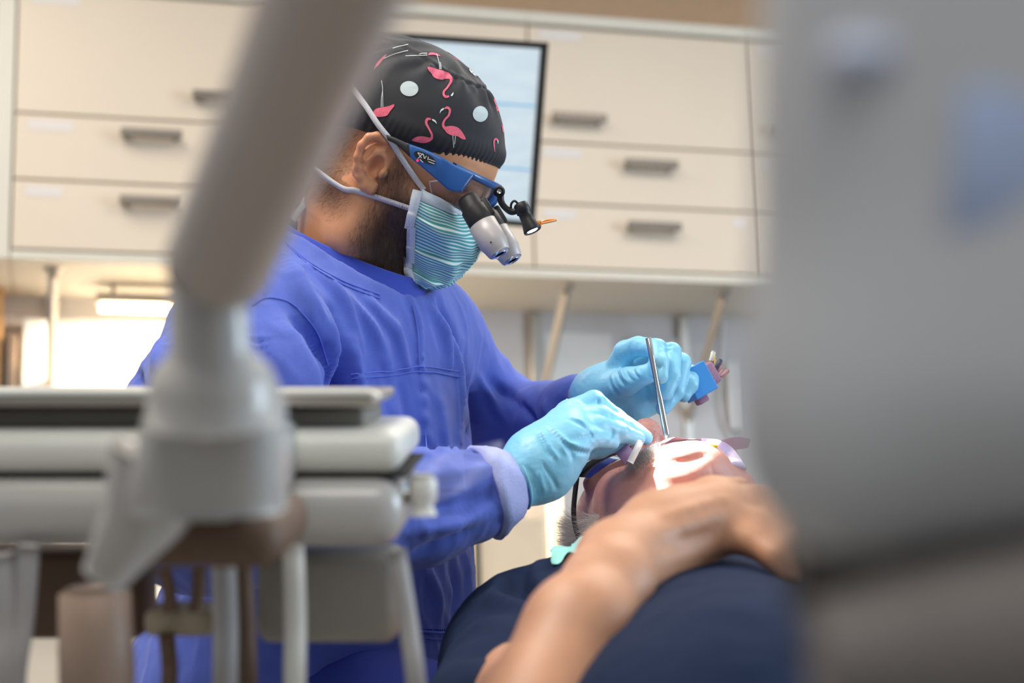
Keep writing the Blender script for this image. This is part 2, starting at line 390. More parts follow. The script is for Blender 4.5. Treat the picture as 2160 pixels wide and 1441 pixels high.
# ---- wall cabinets: carcass, flap door, two drawers
def handle(u, z, parent, w=0.14):
    mb = MB(); V, F = wbox(u - w / 2, u + w / 2, 0.024, 0.040, z - 0.010, z + 0.010, 0.003, 2); mb.add(V, F)
    for s in (-1, 1):
        V, F = wbox(u + s * (w / 2 - 0.014) - 0.005, u + s * (w / 2 - 0.014) + 0.005, 0.0, 0.026, z - 0.006, z + 0.006, 0.001); mb.add(V, F)
    mb.build('handle', mat('handle_metal', (128, 120, 112), 0.4, 0.5), parent, smooth=False)
def sticker(u0, u1, z0, z1, parent):
    V, F = wbox(u0, u1, 0.0002, 0.0012, z0, z1, 0); link('label_sticker', V, F, mat('sticker_paper', (228, 222, 218), 0.7, var=0.02), parent, smooth=False)
ZB, Z1, Z2, Z3, ZT = 1.697, 1.862, 2.020, 2.325, 2.36
cab_lab = ['cream wall cabinet at far left with two drawers under a tall flap door',
           'cream wall cabinet hidden mostly behind the overhead grey arm and the dentist',
           'cream wall cabinet right of the monitor with flap door and two drawers',
           'cream wall cabinet at the right end, mostly behind the grey lamp head']
units = [(-1.515, -0.900), (-0.900, -0.285), (-0.285, 0.311), (0.311, 0.915)]
for i, (u0, u1) in enumerate(units):
    t = thing('wall_cabinet', wl((u0 + u1) / 2, -0.19, 1.672), cab_lab[i], 'cabinet', 'cream wall cabinets in a row')
    mb = MB()
    for a in (wbox(u0, u0 + 0.018, BW, -0.021, ZB - 0.002, ZT), wbox(u1 - 0.018, u1, BW, -0.021, ZB - 0.002, ZT),
              wbox(u0, u1, BW, 0.002, 1.672, ZB - 0.003), wbox(u0, u1, BW, 0.004, ZT - 0.030, ZT), wbox(u0, u1, BW, BW + 0.012, ZB, ZT)): mb.add(*a)
    mb.build('carcass', M_carc, t, smooth=False)
    g = 0.0025
    for nm, z0, z1 in (('door', Z2, Z3), ('drawer', Z1, Z2), ('drawer', ZB, Z1)):
        V, F = wbox(u0 + g, u1 - g, -0.02, 0.0, z0 + g, z1 - g, 0.0015, 2); d = link(nm, V, F, M_front, t, smooth=False)
        if i == 0: hu = -1.045 if nm == 'door' else (u0 + u1) / 2
        elif nm == 'door': hu = u0 + 0.12
        else: hu = (u0 + u1) / 2 + 0.006
        hz = z0 + 0.058 if nm == 'door' else (z0 + z1) / 2 + (0.035 if i == 0 else 0.026)
        handle(hu, hz, d)
        su = u0 + 0.03
        if nm == 'door': sticker(su, su + 0.11, Z3 - 0.035, Z3 - 0.012, d)
        else: sticker(su, su + (0.10 if z0 == Z1 else 0.08), z1 - 0.04, z1 - 0.016, d)
    if i == 2: sticker(u1 - 0.07, u1 - 0.03, Z1 - 0.042, Z1 - 0.018, d)
V, F = wbox(-1.560, -1.517, BW, 0.004, 1.672, ZT, 0.002)
link('end_panel', V, F, M_carc, None, smooth=False, label='cream end panel closing the cabinet row at the left', cat='panel')
# ---- support struts under the cabinets
def strut(u, lab):
    t = thing('shelf_bracket', wl(u, BW + 0.02, 1.05), lab, 'bracket', 'steel brackets under the wall cabinets')
    V, F = wbox(u - 0.014, u + 0.014, BW, BW + 0.02, 1.05, 1.668, 0.002); link('upright', V, F, M_steel, t, smooth=False)
    pth = [wl(u, BW + 0.012, 1.38), wl(u, -0.075, 1.655)]; mb = MB(); mb.add(*tube(smooth_path(pth, 4), 0.012, 4)); mb.build('diagonal_strut', M_steel, t, smooth=False)
    mb = MB(); mb.add(*lathe(wl(u, -0.07, 1.672), wl(u, -0.07, 1.652), [(0, 0.022), (0.006, 0.022), (0.008, 0.012), (0.02, 0.011)])); mb.build('mounting_cap', M_steel, t)
strut(-0.185, 'steel strut bracket behind the dentist, above the gloved hand')
strut(0.235, 'steel strut bracket farther right, above the blue file block')
strut(-1.42, 'steel strut bracket at far left beside the bright lamp')
# ---- lit under-cabinet lamp on the left
t = thing('under_cabinet_lamp', wl(-1.13, -0.22, 1.59), 'slim warm lamp hanging under the left cabinet', 'lamp')
V, F = wbox(-1.32, -0.86, -0.26, -0.20, 1.625, 1.65, 0.004, 2); link('housing', V, F, M_steel, t, smooth=False)
V, F = wbox(-1.31, -0.87, -0.255, -0.205, 1.612, 1.6245, 0.003, 2)
link('diffuser', V, F, mat('lamp_diffuser', (255, 240, 215), 0.5, emit=(255, 222, 170), estr=14.0), t, smooth=False)
for u in (-1.28, -0.9):
    V, F = lathe(wl(u, -0.23, 1.65), wl(u, -0.23, 1.672), [(0, 0.006), (0.022, 0.006)]); link('hanger', V, F, M_steel, t)
l = area('under_cabinet_glow', wl(-1.12, -0.22, 1.60), wl(-1.12, -0.28, 1.2), 0.44, 0.05, 16, (1.0, 0.80, 0.55))
# ---- things standing on the worktop along the wall
M_beige = mat('worktop_laminate', (146, 142, 138), 0.4)
V, F = wbox(-2.4, 2.2, BW, 0.22, 0.86, 0.90, 0.004, 2); link('worktop', V, F, M_beige, None, smooth=False, label='long beige worktop along the back wall', cat='worktop')
for i in range(4):
    u0 = -1.6 + i * 0.6; t = thing('base_cabinet', wl(u0 + 0.3, -0.1, 0), ['leftmost', 'second from left', 'third from left', 'rightmost'][i] + ' beige base cabinet under the long worktop', 'cabinet', 'beige base cabinets')
    V, F = wbox(u0 + 0.002, u0 + 0.598, BW, 0.16, 0.08, 0.858, 0.002); link('body', V, F, M_carc, t, smooth=False)
    V, F = wbox(u0 + 0.02, u0 + 0.58, BW + 0.06, 0.10, 0.0, 0.079, 0.0); link('plinth', V, F, M_carc, t, smooth=False)
    V, F = wbox(u0 + 0.004, u0 + 0.596, 0.161, 0.18, 0.09, 0.852, 0.002); d = link('door', V, F, M_front, t, smooth=False)
    V, F = wbox(u0 + 0.23, u0 + 0.37, 0.1805, 0.20, 0.79, 0.805, 0.002); link('handle', V, F, M_steel, d, smooth=False)
def wpx(x0, x1, y0, y1, o):                         # wall-frame extents of something seen there
    a, b = uvw(x0, y1, o); c, e = uvw(x1, y0, o); return a, c, b, e
def wall_thing(name, x0, x1, y0, y1, o, th, m, lab, cat, z0=None, bev=0.004):
    u0, u1, a, b = wpx(x0, x1, y0, y1, o); a = z0 if z0 is not None else a
    V, F = wbox(u0, u1, o - th, o, a, b, bev, 2); return link(name, V, F, m, None, smooth=False, label=lab, cat=cat)
wall_thing('paper_sheet', 1152, 1290, 705, 860, BW + 0.003, 0.002, M_white, 'white paper sheet pinned to the wall between the brackets', 'paper', bev=0)
M_grey = mat('grey_plastic', (168, 166, 166), 0.5)
wall_thing('wall_panel', 1330, 1500, 715, 960, BW + 0.012, 0.010, mat('panel_grey', (205, 203, 205), 0.6), 'pale grey wall panel behind the file block', 'panel')
wall_thing('socket_strip', 1544, 1566, 765, 905, BW + 0.03, 0.028, M_white, 'white upright socket strip on the wall at right', 'socket')
u0, u1, a, b = wpx(1112, 1152, 846, 880, -0.2)
V, F = lathe(wl((u0 + u1) / 2, -0.2, 0.90), wl((u0 + u1) / 2, -0.2, b), [(0, 0.035), (0.01, 0.04), (b - 0.96, 0.04), (b - 0.935, 0.026), (b - 0.90, 0.024)])
t = thing('spray_bottle', wl((u0 + u1) / 2, -0.2, 0.90), 'tall white bottle with yellow cap on the worktop', 'bottle')
link('bottle_body', V, F, mat('bottle_white', (196, 192, 190), 0.4), t)
V, F = lathe(wl((u0 + u1) / 2, -0.2, b - 0.005), wl((u0 + u1) / 2, -0.2, b + 0.03), [(0, 0.026), (0.03, 0.026), (0.04, 0.018)]); link('cap', V, F, mat('yellow_cap', (232, 200, 30), 0.4), t)
# warm upright light beside the patient's head
u0, _ = uvw(1156, 1100, -0.1); u1, _ = uvw(1186, 1100, -0.1)
t = thing('light_column', wl((u0 + u1) / 2, -0.1, 0.90), 'warm glowing upright lamp on the worktop behind the patient', 'lamp')
V, F = wbox(u0 - 0.01, u1 + 0.01, -0.135, -0.07, 0.90, 0.915, 0.003); link('base', V, F, M_steel, t, smooth=False)
V, F = lathe(wl((u0 + u1) / 2, -0.1, 0.9155), wl((u0 + u1) / 2, -0.1, 1.2), [(0, 0.016), (0.01, 0.018), (0.235, 0.018), (0.245, 0.014)])
link('tube_shade', V, F, mat('tube_warm', (255, 240, 214), 0.5, emit=(255, 226, 176), estr=2.2), t)
wall_thing('storage_box', 1016, 1146, 1092, 1250, -0.02, 0.3, mat('box_beige', (222, 204, 178), 0.6), 'beige storage box on the worktop behind the dentist', 'box', z0=0.90)
wall_thing('dark_post', 1003, 1013, 1090, 1262, 0.0, 0.01, mat('dark_rubber', (70, 74, 70), 0.7), 'thin dark board edge beside the beige storage box', 'board', z0=0.90)
wall_thing('dispenser_box', 42, 98, 672, 900, BW + 0.08, 0.078, M_white, 'white dispenser box on the wall left of the bright lamp', 'dispenser')
wall_thing('folder', 12, 36, 706, 880, BW + 0.12, 0.1, mat('folder_brown', (150, 128, 108), 0.6), 'grey brown upright folder at the far left', 'folder', z0=0.90)
wall_thing('timber_post', -40, 8, 600, 1100, BW + 0.1, 0.098, mat('warm_wood', (206, 160, 104), 0.5, stretch=(1, 1, 0.1), var=0.2), 'warm timber post at the left edge of the wall', 'post', z0=0.90)
# thin white cable hanging down the wall
pth = smooth_path([wl(*[(lambda q: (q[0], BW + 0.012, q[1]))(uvw(x, y, BW + 0.012))][0]) for x, y in ((1528, 650), (1524, 760), (1520, 840), (1530, 900), (1558, 940), (1562, 970), (1550, 1040))], 50)
V, F = tube(pth, 0.0035, 8); link('hanging_cable', V, F, M_white, None, label='thin white cable hanging down the wall at right', cat='cable')

# ---- monitor in front of the cabinets
TR, BR = C(1156, 90, 3.20), C(1127, 481, 3.25); e = BR - TR; hgt = np.linalg.norm(e); e /= hgt
best = None
for a in np.linspace(-0.6, 0.6, 1201):
    h0 = np.array([math.cos(a), math.sin(a), 0]); h0 = h0 - e * (h0 @ e); h0 /= np.linalg.norm(h0)
    q = pxof(np.array([TR - h0 * 0.3, TR])); sl = (q[1, 1] - q[0, 1]) / (q[1, 0] - q[0, 0])
    if best is None or abs(sl - 0.067) < best[0]: best = (abs(sl - 0.067), h0)
h0 = best[1]; wid = 0.56; ctr = TR + e * hgt / 2 - h0 * wid / 2
nM = np.cross(h0, e); nM = nM if nM[1] > 0 else -nM         # away from the camera
MAX = np.stack([h0, nM, -e]) @ MC.T; cM = cw(ctr)
def mloc(x, y, z): return cM + x * MAX[0] + y * MAX[1] + z * MAX[2]
t = thing('monitor', mloc(0, 0.02, -hgt / 2), 'black framed monitor with pale blue screen behind the dentist', 'monitor')
V, F = obox(mloc(0, 0.026, 0), MAX, (wid / 2 - 0.01, 0.018, hgt / 2 - 0.01), 0.008, 2); link('back_shell', V, F, mat('black_plastic', (26, 26, 28), 0.45), t, smooth=False)
M_blk = MATS['black_plastic']
mb = MB(); bz = 0.0125
for x, z, a, b in ((0, hgt / 2 - bz / 2, wid / 2, bz / 2), (0, -hgt / 2 + bz / 2, wid / 2, bz / 2), (wid / 2 - bz / 2, 0, bz / 2, hgt / 2), (-wid / 2 + bz / 2, 0, bz / 2, hgt / 2)):
    mb.add(*obox(mloc(x, 0.0, z), MAX, (a, 0.008, b), 0.001))
mb.build('bezel', M_blk, t, smooth=False)
ms = mat('screen_glow', (120, 140, 150), 0.3, emit=(196, 217, 229), estr=0.72)
nt = ms.node_tree; N = nt.nodes; L = nt.links
tc = N.new('ShaderNodeTexCoord'); sp = N.new('ShaderNodeSeparateXYZ'); L.new(tc.outputs['Generated'], sp.inputs[0])
wv = N.new('ShaderNodeTexNoise'); wv.inputs['Scale'].default_value = 3.0; mp = N.new('ShaderNodeMapping'); mp.inputs['Scale'].default_value = (3.0, 3.0, 9.0)
L.new(tc.outputs['Generated'], mp.inputs[0]); L.new(mp.outputs[0], wv.inputs['Vector'])
cr = N.new('ShaderNodeValToRGB'); cr.color_ramp.elements[0].position = 0.38; cr.color_ramp.elements[0].color = (*lin((203, 216, 225)), 1); cr.color_ramp.elements[1].position = 0.6; cr.color_ramp.elements[1].color = (*lin((212, 223, 231)), 1)
L.new(wv.outputs[0], cr.inputs[0]); L.new(cr.outputs[0], N['Principled BSDF'].inputs['Emission Color'])
V, F = obox(mloc(0, 0.0005, 0), MAX, (wid / 2 - bz, 0.006, hgt / 2 - bz), 0); link('screen', V, F, ms, t, smooth=False)
mb = MB(); 
for k, z in enumerate((0.055, -0.065)): mb.add(*obox(mloc(0.03, -0.0062, z), MAX, (wid / 2 - 0.045, 0.0004, 0.0022), 0))
mb.build('screen_rule', mat('screen_blue', (80, 140, 175), 0.4, emit=(130, 185, 215), estr=0.6), t, smooth=False)
_pb = mloc(-0.2, 0.12, -0.6); _pb[2] = 0.0
mb = MB(); mb.add(*tube(smooth_path([mloc(-0.15, 0.042, 0), mloc(-0.18, 0.10, 0.0), mloc(-0.2, 0.12, -0.08), mloc(-0.2, 0.12, -0.6), _pb], 40), 0.016, 12)); mb.build('mount_arm', M_blk, t)

# ================================================================== PEOPLE
M_skin = mat('skin', (200, 150, 120), 0.5, attr='Col', var=0.10, scale=90, bump=0.07, bscale=900, sub=0.12)
M_hairdark = mat('dark_hair', (44, 34, 28), 0.6, var=0.3)
M_hairwhite = mat('white_hair', (232, 228, 222), 0.55, var=0.1)
HELIX = [(0.000, 0.0225), (-0.008, 0.029), (-0.0158, 0.031), (-0.0225, 0.0256), (-0.0257, 0.0145), (-0.0245, 0.002), (-0.020, -0.0077), (-0.0142, -0.016), (-0.0067, -0.0227), (0.0, -0.0235), (0.002, -0.0177)]
_c5, _s5 = math.cos(math.radians(5)), math.sin(math.radians(5))
HELIX = [(x * _c5 - z * _s5, z * _c5 + x * _s5) for x, z in HELIX]
class EarField:                                     # the ear sits a little forward and is a little smaller than its drawing
    def __init__(e, f): e.f = f
    def T(e, p): return (0.0145 + 0.88 * p[0], p[1], -0.003 + 0.88 * p[2])
    def ell(e, c, r, ax, k, op='add'): e.f.ell(e.T(c), tuple(0.9 * q for q in r), ax, k, op)
    def cone(e, a, b, ra, rb, k): e.f.cone(e.T(a), e.T(b), ra * 0.9, rb * 0.9, k)
    def chain(e, pts, rs, k): e.f.chain([e.T(p) for p in pts], [0.9 * r for r in rs], k)
def ear(ff, s):
    f = EarField(ff)
    yy = lambda x, e=0.0: s * (0.0720 - 0.50 * min(x, 0.004) + e)
    th = math.radians(-18); ax = np.array([[math.cos(th), -s * 0.45, math.sin(th)], [0.42 * s, 1, 0], [-math.sin(th), 0, math.cos(th)]]); ax /= np.linalg.norm(ax, axis=1)[:, None]
    f.ell((-0.011, yy(-0.011, -0.002), 0.004), (0.0155, 0.0045, 0.027), ax, 0.004)
    f.cone((-0.006, s * 0.064, 0.004), (-0.012, yy(-0.012, -0.004), 0.006), 0.013, 0.012, 0.006)
    f.chain([(x, yy(x, 0.002 if i > 0 else -0.003), z) for i, (x, z) in enumerate(HELIX)], [0.0036, 0.0042, 0.0044, 0.0044, 0.0042, 0.0040, 0.0038, 0.0042, 0.0055, 0.0055, 0.004], 0.0025)
    f.ell((-0.004, yy(-0.004, 0.001), -0.018), (0.0065, 0.004, 0.0075), None, 0.004)
    f.chain([(-0.006, yy(-0.006, 0.0035), 0.021), (-0.013, yy(-0.013, 0.004), 0.014), (-0.0145, yy(-0.0145, 0.004), 0.003), (-0.010, yy(-0.01, 0.004), -0.007), (-0.003, yy(-0.003, 0.0035), -0.012)], [0.002, 0.003, 0.0034, 0.0032, 0.003], 0.003)
    f.ell((-0.0035, yy(-0.0035, 0.007), 0.001), (0.0088, 0.0105, 0.0120), None, 0.0015, 'sub')
    f.ell((-0.0165, yy(-0.0165, 0.0070), 0.014), (0.0036, 0.0058, 0.0115), None, 0.0015, 'sub'); f.ell((-0.008, yy(-0.008, 0.0070), 0.0235), (0.0065, 0.0055, 0.0030), None, 0.0015, 'sub')
    f.ell((0.0055, s * 0.0755, -0.002), (0.0045, 0.005, 0.006), None, 0.004)
def head_field(h, neck_to, neck_r, lo, hi, old=False):
    f = Field(lo, hi, h)
    f.ell((-0.004, 0, 0.034), (0.094, 0.075, 0.080), None, 0.01)
    f.ell((0.037, 0, 0.036), (0.054, 0.063, 0.054), None, 0.02)
    f.ell((0.030, 0, -0.026), (0.056, 0.060, 0.062), None, 0.03)
    for s in (-1, 1):
        f.cone((-0.004, s * 0.054, -0.036), (0.018, s * 0.049, -0.074), 0.019, 0.018, 0.03)
        f.cone((0.018, s * 0.049, -0.074), (0.064, s * 0.014, -0.094), 0.018, 0.015, 0.03)
        f.ell((0.058, s * 0.042, -0.016), (0.026, 0.024, 0.018), None, 0.02)
        f.ell((0.080, s * 0.030, 0.024), (0.012, 0.028, 0.009), None, 0.012)
        f.ell((0.097, s * 0.033, 0.007), (0.014, 0.019, 0.011), None, 0.012, 'sub')
        f.ell((0.0765, s * 0.033, 0.007), (0.0125, 0.0125, 0.0120), None, 0.002)
        f.ell((0.093, s * 0.011, -0.027), (0.010, 0.009, 0.008), None, 0.006)
        ear(f, s)
    f.ell((0.068, 0, -0.095), (0.017, 0.026, 0.014), None, 0.02)
    f.cone((0.086, 0, 0.018), (0.106, 0, -0.020), 0.008, 0.0105, 0.012)
    f.cone((0.096, 0, -0.024), (0.106, 0, -0.022), 0.009, 0.0110, 0.006)
    for s in (-1, 1): f.ell((0.099, s * 0.0075, -0.034), (0.0055, 0.0035, 0.007), None, 0.002, 'sub')
    f.ell((0.084, 0, -0.047), (0.011, 0.026, 0.007), None, 0.006)
    f.ell((0.082, 0, -0.060), (0.010, 0.022, 0.007), None, 0.006)
    f.ell((0.096, 0, -0.0535), (0.010, 0.030, 0.0016), None, 0.003, 'sub')
    if old:
        f.ell((0.074, 0, -0.070), (0.014, 0.032, 0.014), None, 0.02)
        f.ell((0.028, 0, -0.078), (0.052, 0.050, 0.026), None, 0.03)
        for s in (-1, 1): f.ell((0.040, s * 0.045, -0.050), (0.038, 0.028, 0.034), None, 0.02)
    f.cone((-0.030, 0, -0.020), neck_to, neck_r * 0.98, neck_r, 0.03)
    return f
def frame(F_, U_):
    U_ = norm(U_); F_ = np.asarray(F_, float); F_ = norm(F_ - U_ * (F_ @ U_)); return np.stack([F_, np.cross(U_, F_), U_], 1)   # columns forward, left, up

# ------------------------------------------------------------------ the dentist
hp, ha = math.radians(32), math.radians(11)
Fd = np.array([math.cos(hp) * math.cos(ha), -math.sin(ha) * math.cos(hp), -math.sin(hp)]); Ud = np.array([math.sin(hp) * math.cos(ha), -math.sin(hp) * math.sin(ha), math.cos(hp)])
RD = frame(Fd, Ud); OD = C(822, 352, 1.675)
def hl(V): return (np.asarray(V, float) - OD) @ RD           # camera frame -> head frame
def hc(V): return np.asarray(V, float) @ RD.T + OD           # head frame -> camera frame
dentist = thing('person', np.array([P(680, 900, 1.72)[0], P(680, 900, 1.72)[1], 0.0]), 'seated dentist in blue gown, flamingo cap and striped mask working over the patient', 'person')
neck_base = C(735, 575, 1.70)
f = head_field(0.0016, hl(neck_base), 0.053, (-0.22, -0.105, -0.20), (0.14, 0.105, 0.145))
V, Fq = f.mesh(); Vl = relax(V, Fq, 1, 0.4); Vh = hc(Vl); Nh = normals(Vh, Fq); headS = Surf(Vh, Fq)
# skin tones: beard and nape hair (by place on the head, both sides)
def hpoly(pts): q = np.array([hl(C(a, b, 1.60)) for a, b in pts]); return q[:, [0, 2]]
beard = hpoly([(842, 345), (860, 400), (905, 420), (960, 440), (1010, 500), (1000, 640), (820, 640), (780, 600), (752, 560), (750, 505), (772, 465), (803, 425), (820, 380)])
P2 = Vl[:, [0, 2]]
wb = soft_in(P2, beard, 0.016) * (np.abs(Vl[:, 1]) < 0.08)
g = 0.75 + 0.5 * RNG.random(len(Vl)); wb2 = np.clip(wb * 1.15, 0, 1) * (np.abs(Vl[:, 1]) > -1)
earz = (np.abs(Vl[:, 1]) > 0.0725) & (Vl[:, 0] < 0.020) & (Vl[:, 2] > -0.03)
wb2[earz] = 0
nape = hpoly([(735, 240), (742, 330), (735, 400), (715, 440), (690, 445), (640, 400), (600, 240)]); wn = soft_in(P2, nape, 0.012); wn[earz] = 0
skin_a = np.array(lin((216, 154, 112))); skin_dark = np.array(lin((62, 46, 40)))
cols = skin_a[None] * (1 - 0.93 * wb2[:, None]) + skin_dark[None] * 0.93 * wb2[:, None]
cols = cols * (1 - 0.55 * wn[:, None]) + np.array(lin((50, 38, 32)))[None] * 0.55 * wn[:, None]
rosy = np.exp(-(((Vl[:, 0] + 0.012) / 0.02) ** 2 + ((Vl[:, 2] - 0.0) / 0.03) ** 2)) * earz
cols = cols * (1 - 0.35 * rosy[:, None]) + np.array(lin((205, 128, 104)))[None] * 0.35 * rosy[:, None]
# the rest of the body under the gown, joined into the same mesh
SHN, SHF = C(525, 730, 1.53), C(905, 725, 1.83)
ELN, WRN = C(440, 1085, 1.37), C(1085, 1022, 1.50)
ELF, WRF = C(1070, 890, 1.87), C(1252, 836, 1.725)
bf = Field((-0.36, 1.22, -0.50), (0.12, 1.98, 0.12), 0.008)
bf.ell(C(690, 900, 1.70), (0.095, 0.11, 0.20), None, 0.03); bf.ell(C(690, 1330, 1.70), (0.10, 0.12, 0.20), None, 0.05)
bf.cone(SHN, SHF, 0.04, 0.04, 0.03).cone(neck_base, C(715, 700, 1.70), 0.045, 0.04, 0.04)
bf.chain([SHN, ELN, WRN], [0.042, 0.038, 0.021], 0.02); bf.chain([SHF, ELF, C(1160, 880, 1.81), C(1250, 836, 1.727)], [0.030, 0.024, 0.021, 0.0225], 0.02)
Vb, Fb = bf.mesh()
link('body', cw(np.concatenate([Vh, Vb])), np.concatenate([Fq, Fb + len(Vh)]), M_skin, dentist, cols=np.concatenate([cols, np.tile(skin_a, (len(Vb), 1))]))
# beard hair, nape hair
near = Vh[:, 1] < OD[1] + 0.1
strands('beard', Vh, Nh, wb2 * (wb2 > 0.25) * near + 1e-9, 26000, 0.0075, 0.00017, (RD @ np.array([0.35, 0, -0.9])), mat('beard_hair', (66, 50, 42), 0.5, var=0.35, scale=400), dentist, 0.35, 0.35, 3)
strands('nape_hair', Vh, Nh, wn * (wn > 0.15) + 1e-9, 5000, 0.005, 0.00016, (RD @ np.array([-0.25, 0, -0.9])), M_hairdark, dentist, 0.25, 0.35, 4)

# ---- gown
TL_ = norm(np.array([0.42, 0.907, 0.0])); TF_ = norm(np.array([0.907, -0.42, 0.0]))
TAX = np.stack([TL_, TF_, np.array([0, 0, 1.0])])
gf = Field((-0.38, 1.20, -0.47), (0.115, 2.02, 0.125), 0.0032)
gf.ell(C(692, 880, 1.70), (0.170, 0.122, 0.215), TAX, 0.03)
gf.ell(C(690, 1160, 1.70), (0.172, 0.122, 0.25), TAX, 0.06)
gf.ell(C(690, 1460, 1.70), (0.190, 0.140, 0.24), TAX, 0.05)
gf.cone(SHN, C(690, 730, 1.70), 0.068, 0.075, 0.04).cone(C(715, 690, 1.70), SHF, 0.075, 0.060, 0.05)
gf.cone(C(680, 702, 1.68), C(560, 705, 1.59), 0.060, 0.060, 0.04)
gf.cone(C(700, 680, 1.70), C(860, 705, 1.79), 0.060, 0.055, 0.05)
gf.cone(C(540, 690, 1.64), C(430, 900, 1.64), 0.062, 0.082, 0.05)            # loose back panel
gf.cone(C(470, 1500, 1.62), C(640, 1480, 1.66), 0.10, 0.12, 0.06)
gf.chain([SHN, C(472, 880, 1.46), ELN], [0.070, 0.076, 0.060], 0.025)
gf.chain([ELN, C(700, 1085, 1.405), C(880, 1072, 1.45), C(1000, 1045, 1.48), C(1066, 1026, 1.492)], [0.062, 0.054, 0.045, 0.036, 0.027], 0.02)
gf.chain([SHF, C(965, 810, 1.86), ELF], [0.058, 0.054, 0.046], 0.02)
gf.chain([ELF, C(1150, 885, 1.82), C(1216, 850, 1.755)], [0.044, 0.037, 0.029], 0.018)
ringC = C(737, 548, 1.682); rA = (C(866, 612, 1.64) - C(604, 484, 1.705)) / 2.0
rB = np.array([0.022, 0.062, 0.0]); rN = norm(np.cross(rA, rB)); rN = rN if rN[2] > 0 else -rN; rbv = rB - norm(rA) * (rB @ norm(rA))
_ax = np.stack([norm(rA), norm(rbv), rN])
gf.ell(ringC + rN * 0.048, (np.linalg.norm(rA) * 1.36, np.linalg.norm(rbv) * 1.46, 0.080), _ax, 0.006, 'sub')
V, Fq = gf.mesh(); V = relax(V, Fq, 2, 0.5)
# clear the neck opening and the cuffs
def cut_faces(V, Fq, bad): return Fq[~bad[Fq].any(1)]
N = normals(V, Fq); S0 = Surf(V, Fq)
folds = [ # direction of each crease on the cloth, width, height
 ([(700, 660), (715, 760), (712, 860), (700, 980)], 0.010, -0.014), ([(676, 640), (690, 720), (698, 800)], 0.008, 0.006),
 ([(735, 700), (745, 790), (740, 900)], 0.012, 0.007), ([(600, 560), (650, 640), (690, 720)], 0.012, 0.006),
 ([(640, 560), (720, 640), (760, 740)], 0.010, 0.005), ([(690, 590), (780, 690), (820, 790)], 0.010, 0.0045), ([(760, 620), (830, 700), (860, 780)], 0.009, 0.004),
 ([(560, 520), (620, 590), (660, 680)], 0.010, 0.005), ([(860, 620), (880, 690), (884, 770), (905, 1000)], 0.007, 0.0035),
 ([(590, 680), (640, 780), (668, 880)], 0.014, 0.007), ([(545, 700), (600, 820), (640, 960)], 0.016, -0.009), ([(620, 660), (660, 740), (672, 830)], 0.010, -0.006),
 ([(560, 760), (590, 870), (620, 980)], 0.012, 0.006), ([(900, 640), (930, 700), (945, 780)], 0.009, 0.005), ([(925, 640), (960, 720), (975, 800)], 0.009, -0.005),
 ([(945, 700), (962, 800), (965, 950)], 0.009, 0.005), ([(980, 760), (992, 860), (985, 960)], 0.010, -0.006), ([(920, 820), (935, 950), (930, 1000)], 0.008, 0.003),
 ([(780, 810), (800, 900), (820, 1000)], 0.010, 0.0025), ([(840, 800), (855, 880), (860, 980)], 0.009, -0.0025), ([(650, 700), (690, 760), (690, 830)], 0.008, -0.008),
 ([(1005, 790), (1040, 850), (1065, 880)], 0.007, 0.004), ([(1030, 800), (1080, 840), (1092, 870)], 0.007, -0.005), ([(1095, 850), (1120, 880), (1125, 900)], 0.006, -0.006),
 ([(1150, 850), (1165, 875), (1160, 900)], 0.006, 0.004), ([(1180, 850), (1200, 868)], 0.006, -0.004), ([(1205, 840), (1222, 862)], 0.005, 0.003),
 ([(880, 1010), (960, 1000), (1040, 985)], 0.008, 0.003), ([(870, 1060), (950, 1070), (1050, 1040)], 0.009, -0.004), ([(860, 1120), (940, 1110), (1030, 1080)], 0.009, 0.004),
 ([(870, 1170), (930, 1150), (990, 1120)], 0.007, -0.004), ([(900, 1200), (920, 1260), (925, 1320)], 0.010, 0.004), ([(950, 1180), (965, 1250), (955, 1320)], 0.009, -0.004), ([(975, 1150), (985, 1230), (980, 1300)], 0.008, 0.003),
 ([(285, 740), (290, 790), (292, 840)], 0.007, -0.010), ([(320, 690), (300, 760), (275, 800)], 0.008, 0.006), ([(330, 700), (340, 800)], 0.010, 0.005)]
for pts, w, a in folds: V = fold(V, N, S0.path(pts, 0, 20), w * 0.80, a * 1.9)
# fine crumple
from mathutils import noise as mnoise
N = normals(V, Fq)
cr1 = np.array([mnoise.fractal(Vector((x * 26, y * 26, z * 11)), 0.8, 2.2, 3) for x, y, z in V.tolist()])
cr2 = np.array([1 - abs(mnoise.noise(Vector((x * 38 + 9 + 0.4 * z * 38, y * 38, z * 14)))) * 2 for x, y, z in V.tolist()])
V = V + N * (0.0018 * cr1 + 0.0022 * np.clip(cr2 - 0.45, 0, 1))[:, None]
bad = (V[:, 2] < -0.455)
Fq = cut_faces(V, Fq, bad)
M_gown = mat('blue_gown_cotton', (80, 102, 196), 0.85, var=0.07, scale=60, bump=0.35, bscale=1600, sheen=0.25)
M_gown2 = mat('blue_gown_trim', (44, 70, 182), 0.85, var=0.07, scale=60, bump=0.35, bscale=1600, sheen=0.2)
M_stitch = mat('stitch_thread', (86, 109, 206), 0.8)
gown = link('gown', cw(V), Fq, M_gown, dentist)
gownS = Surf(V, Fq)
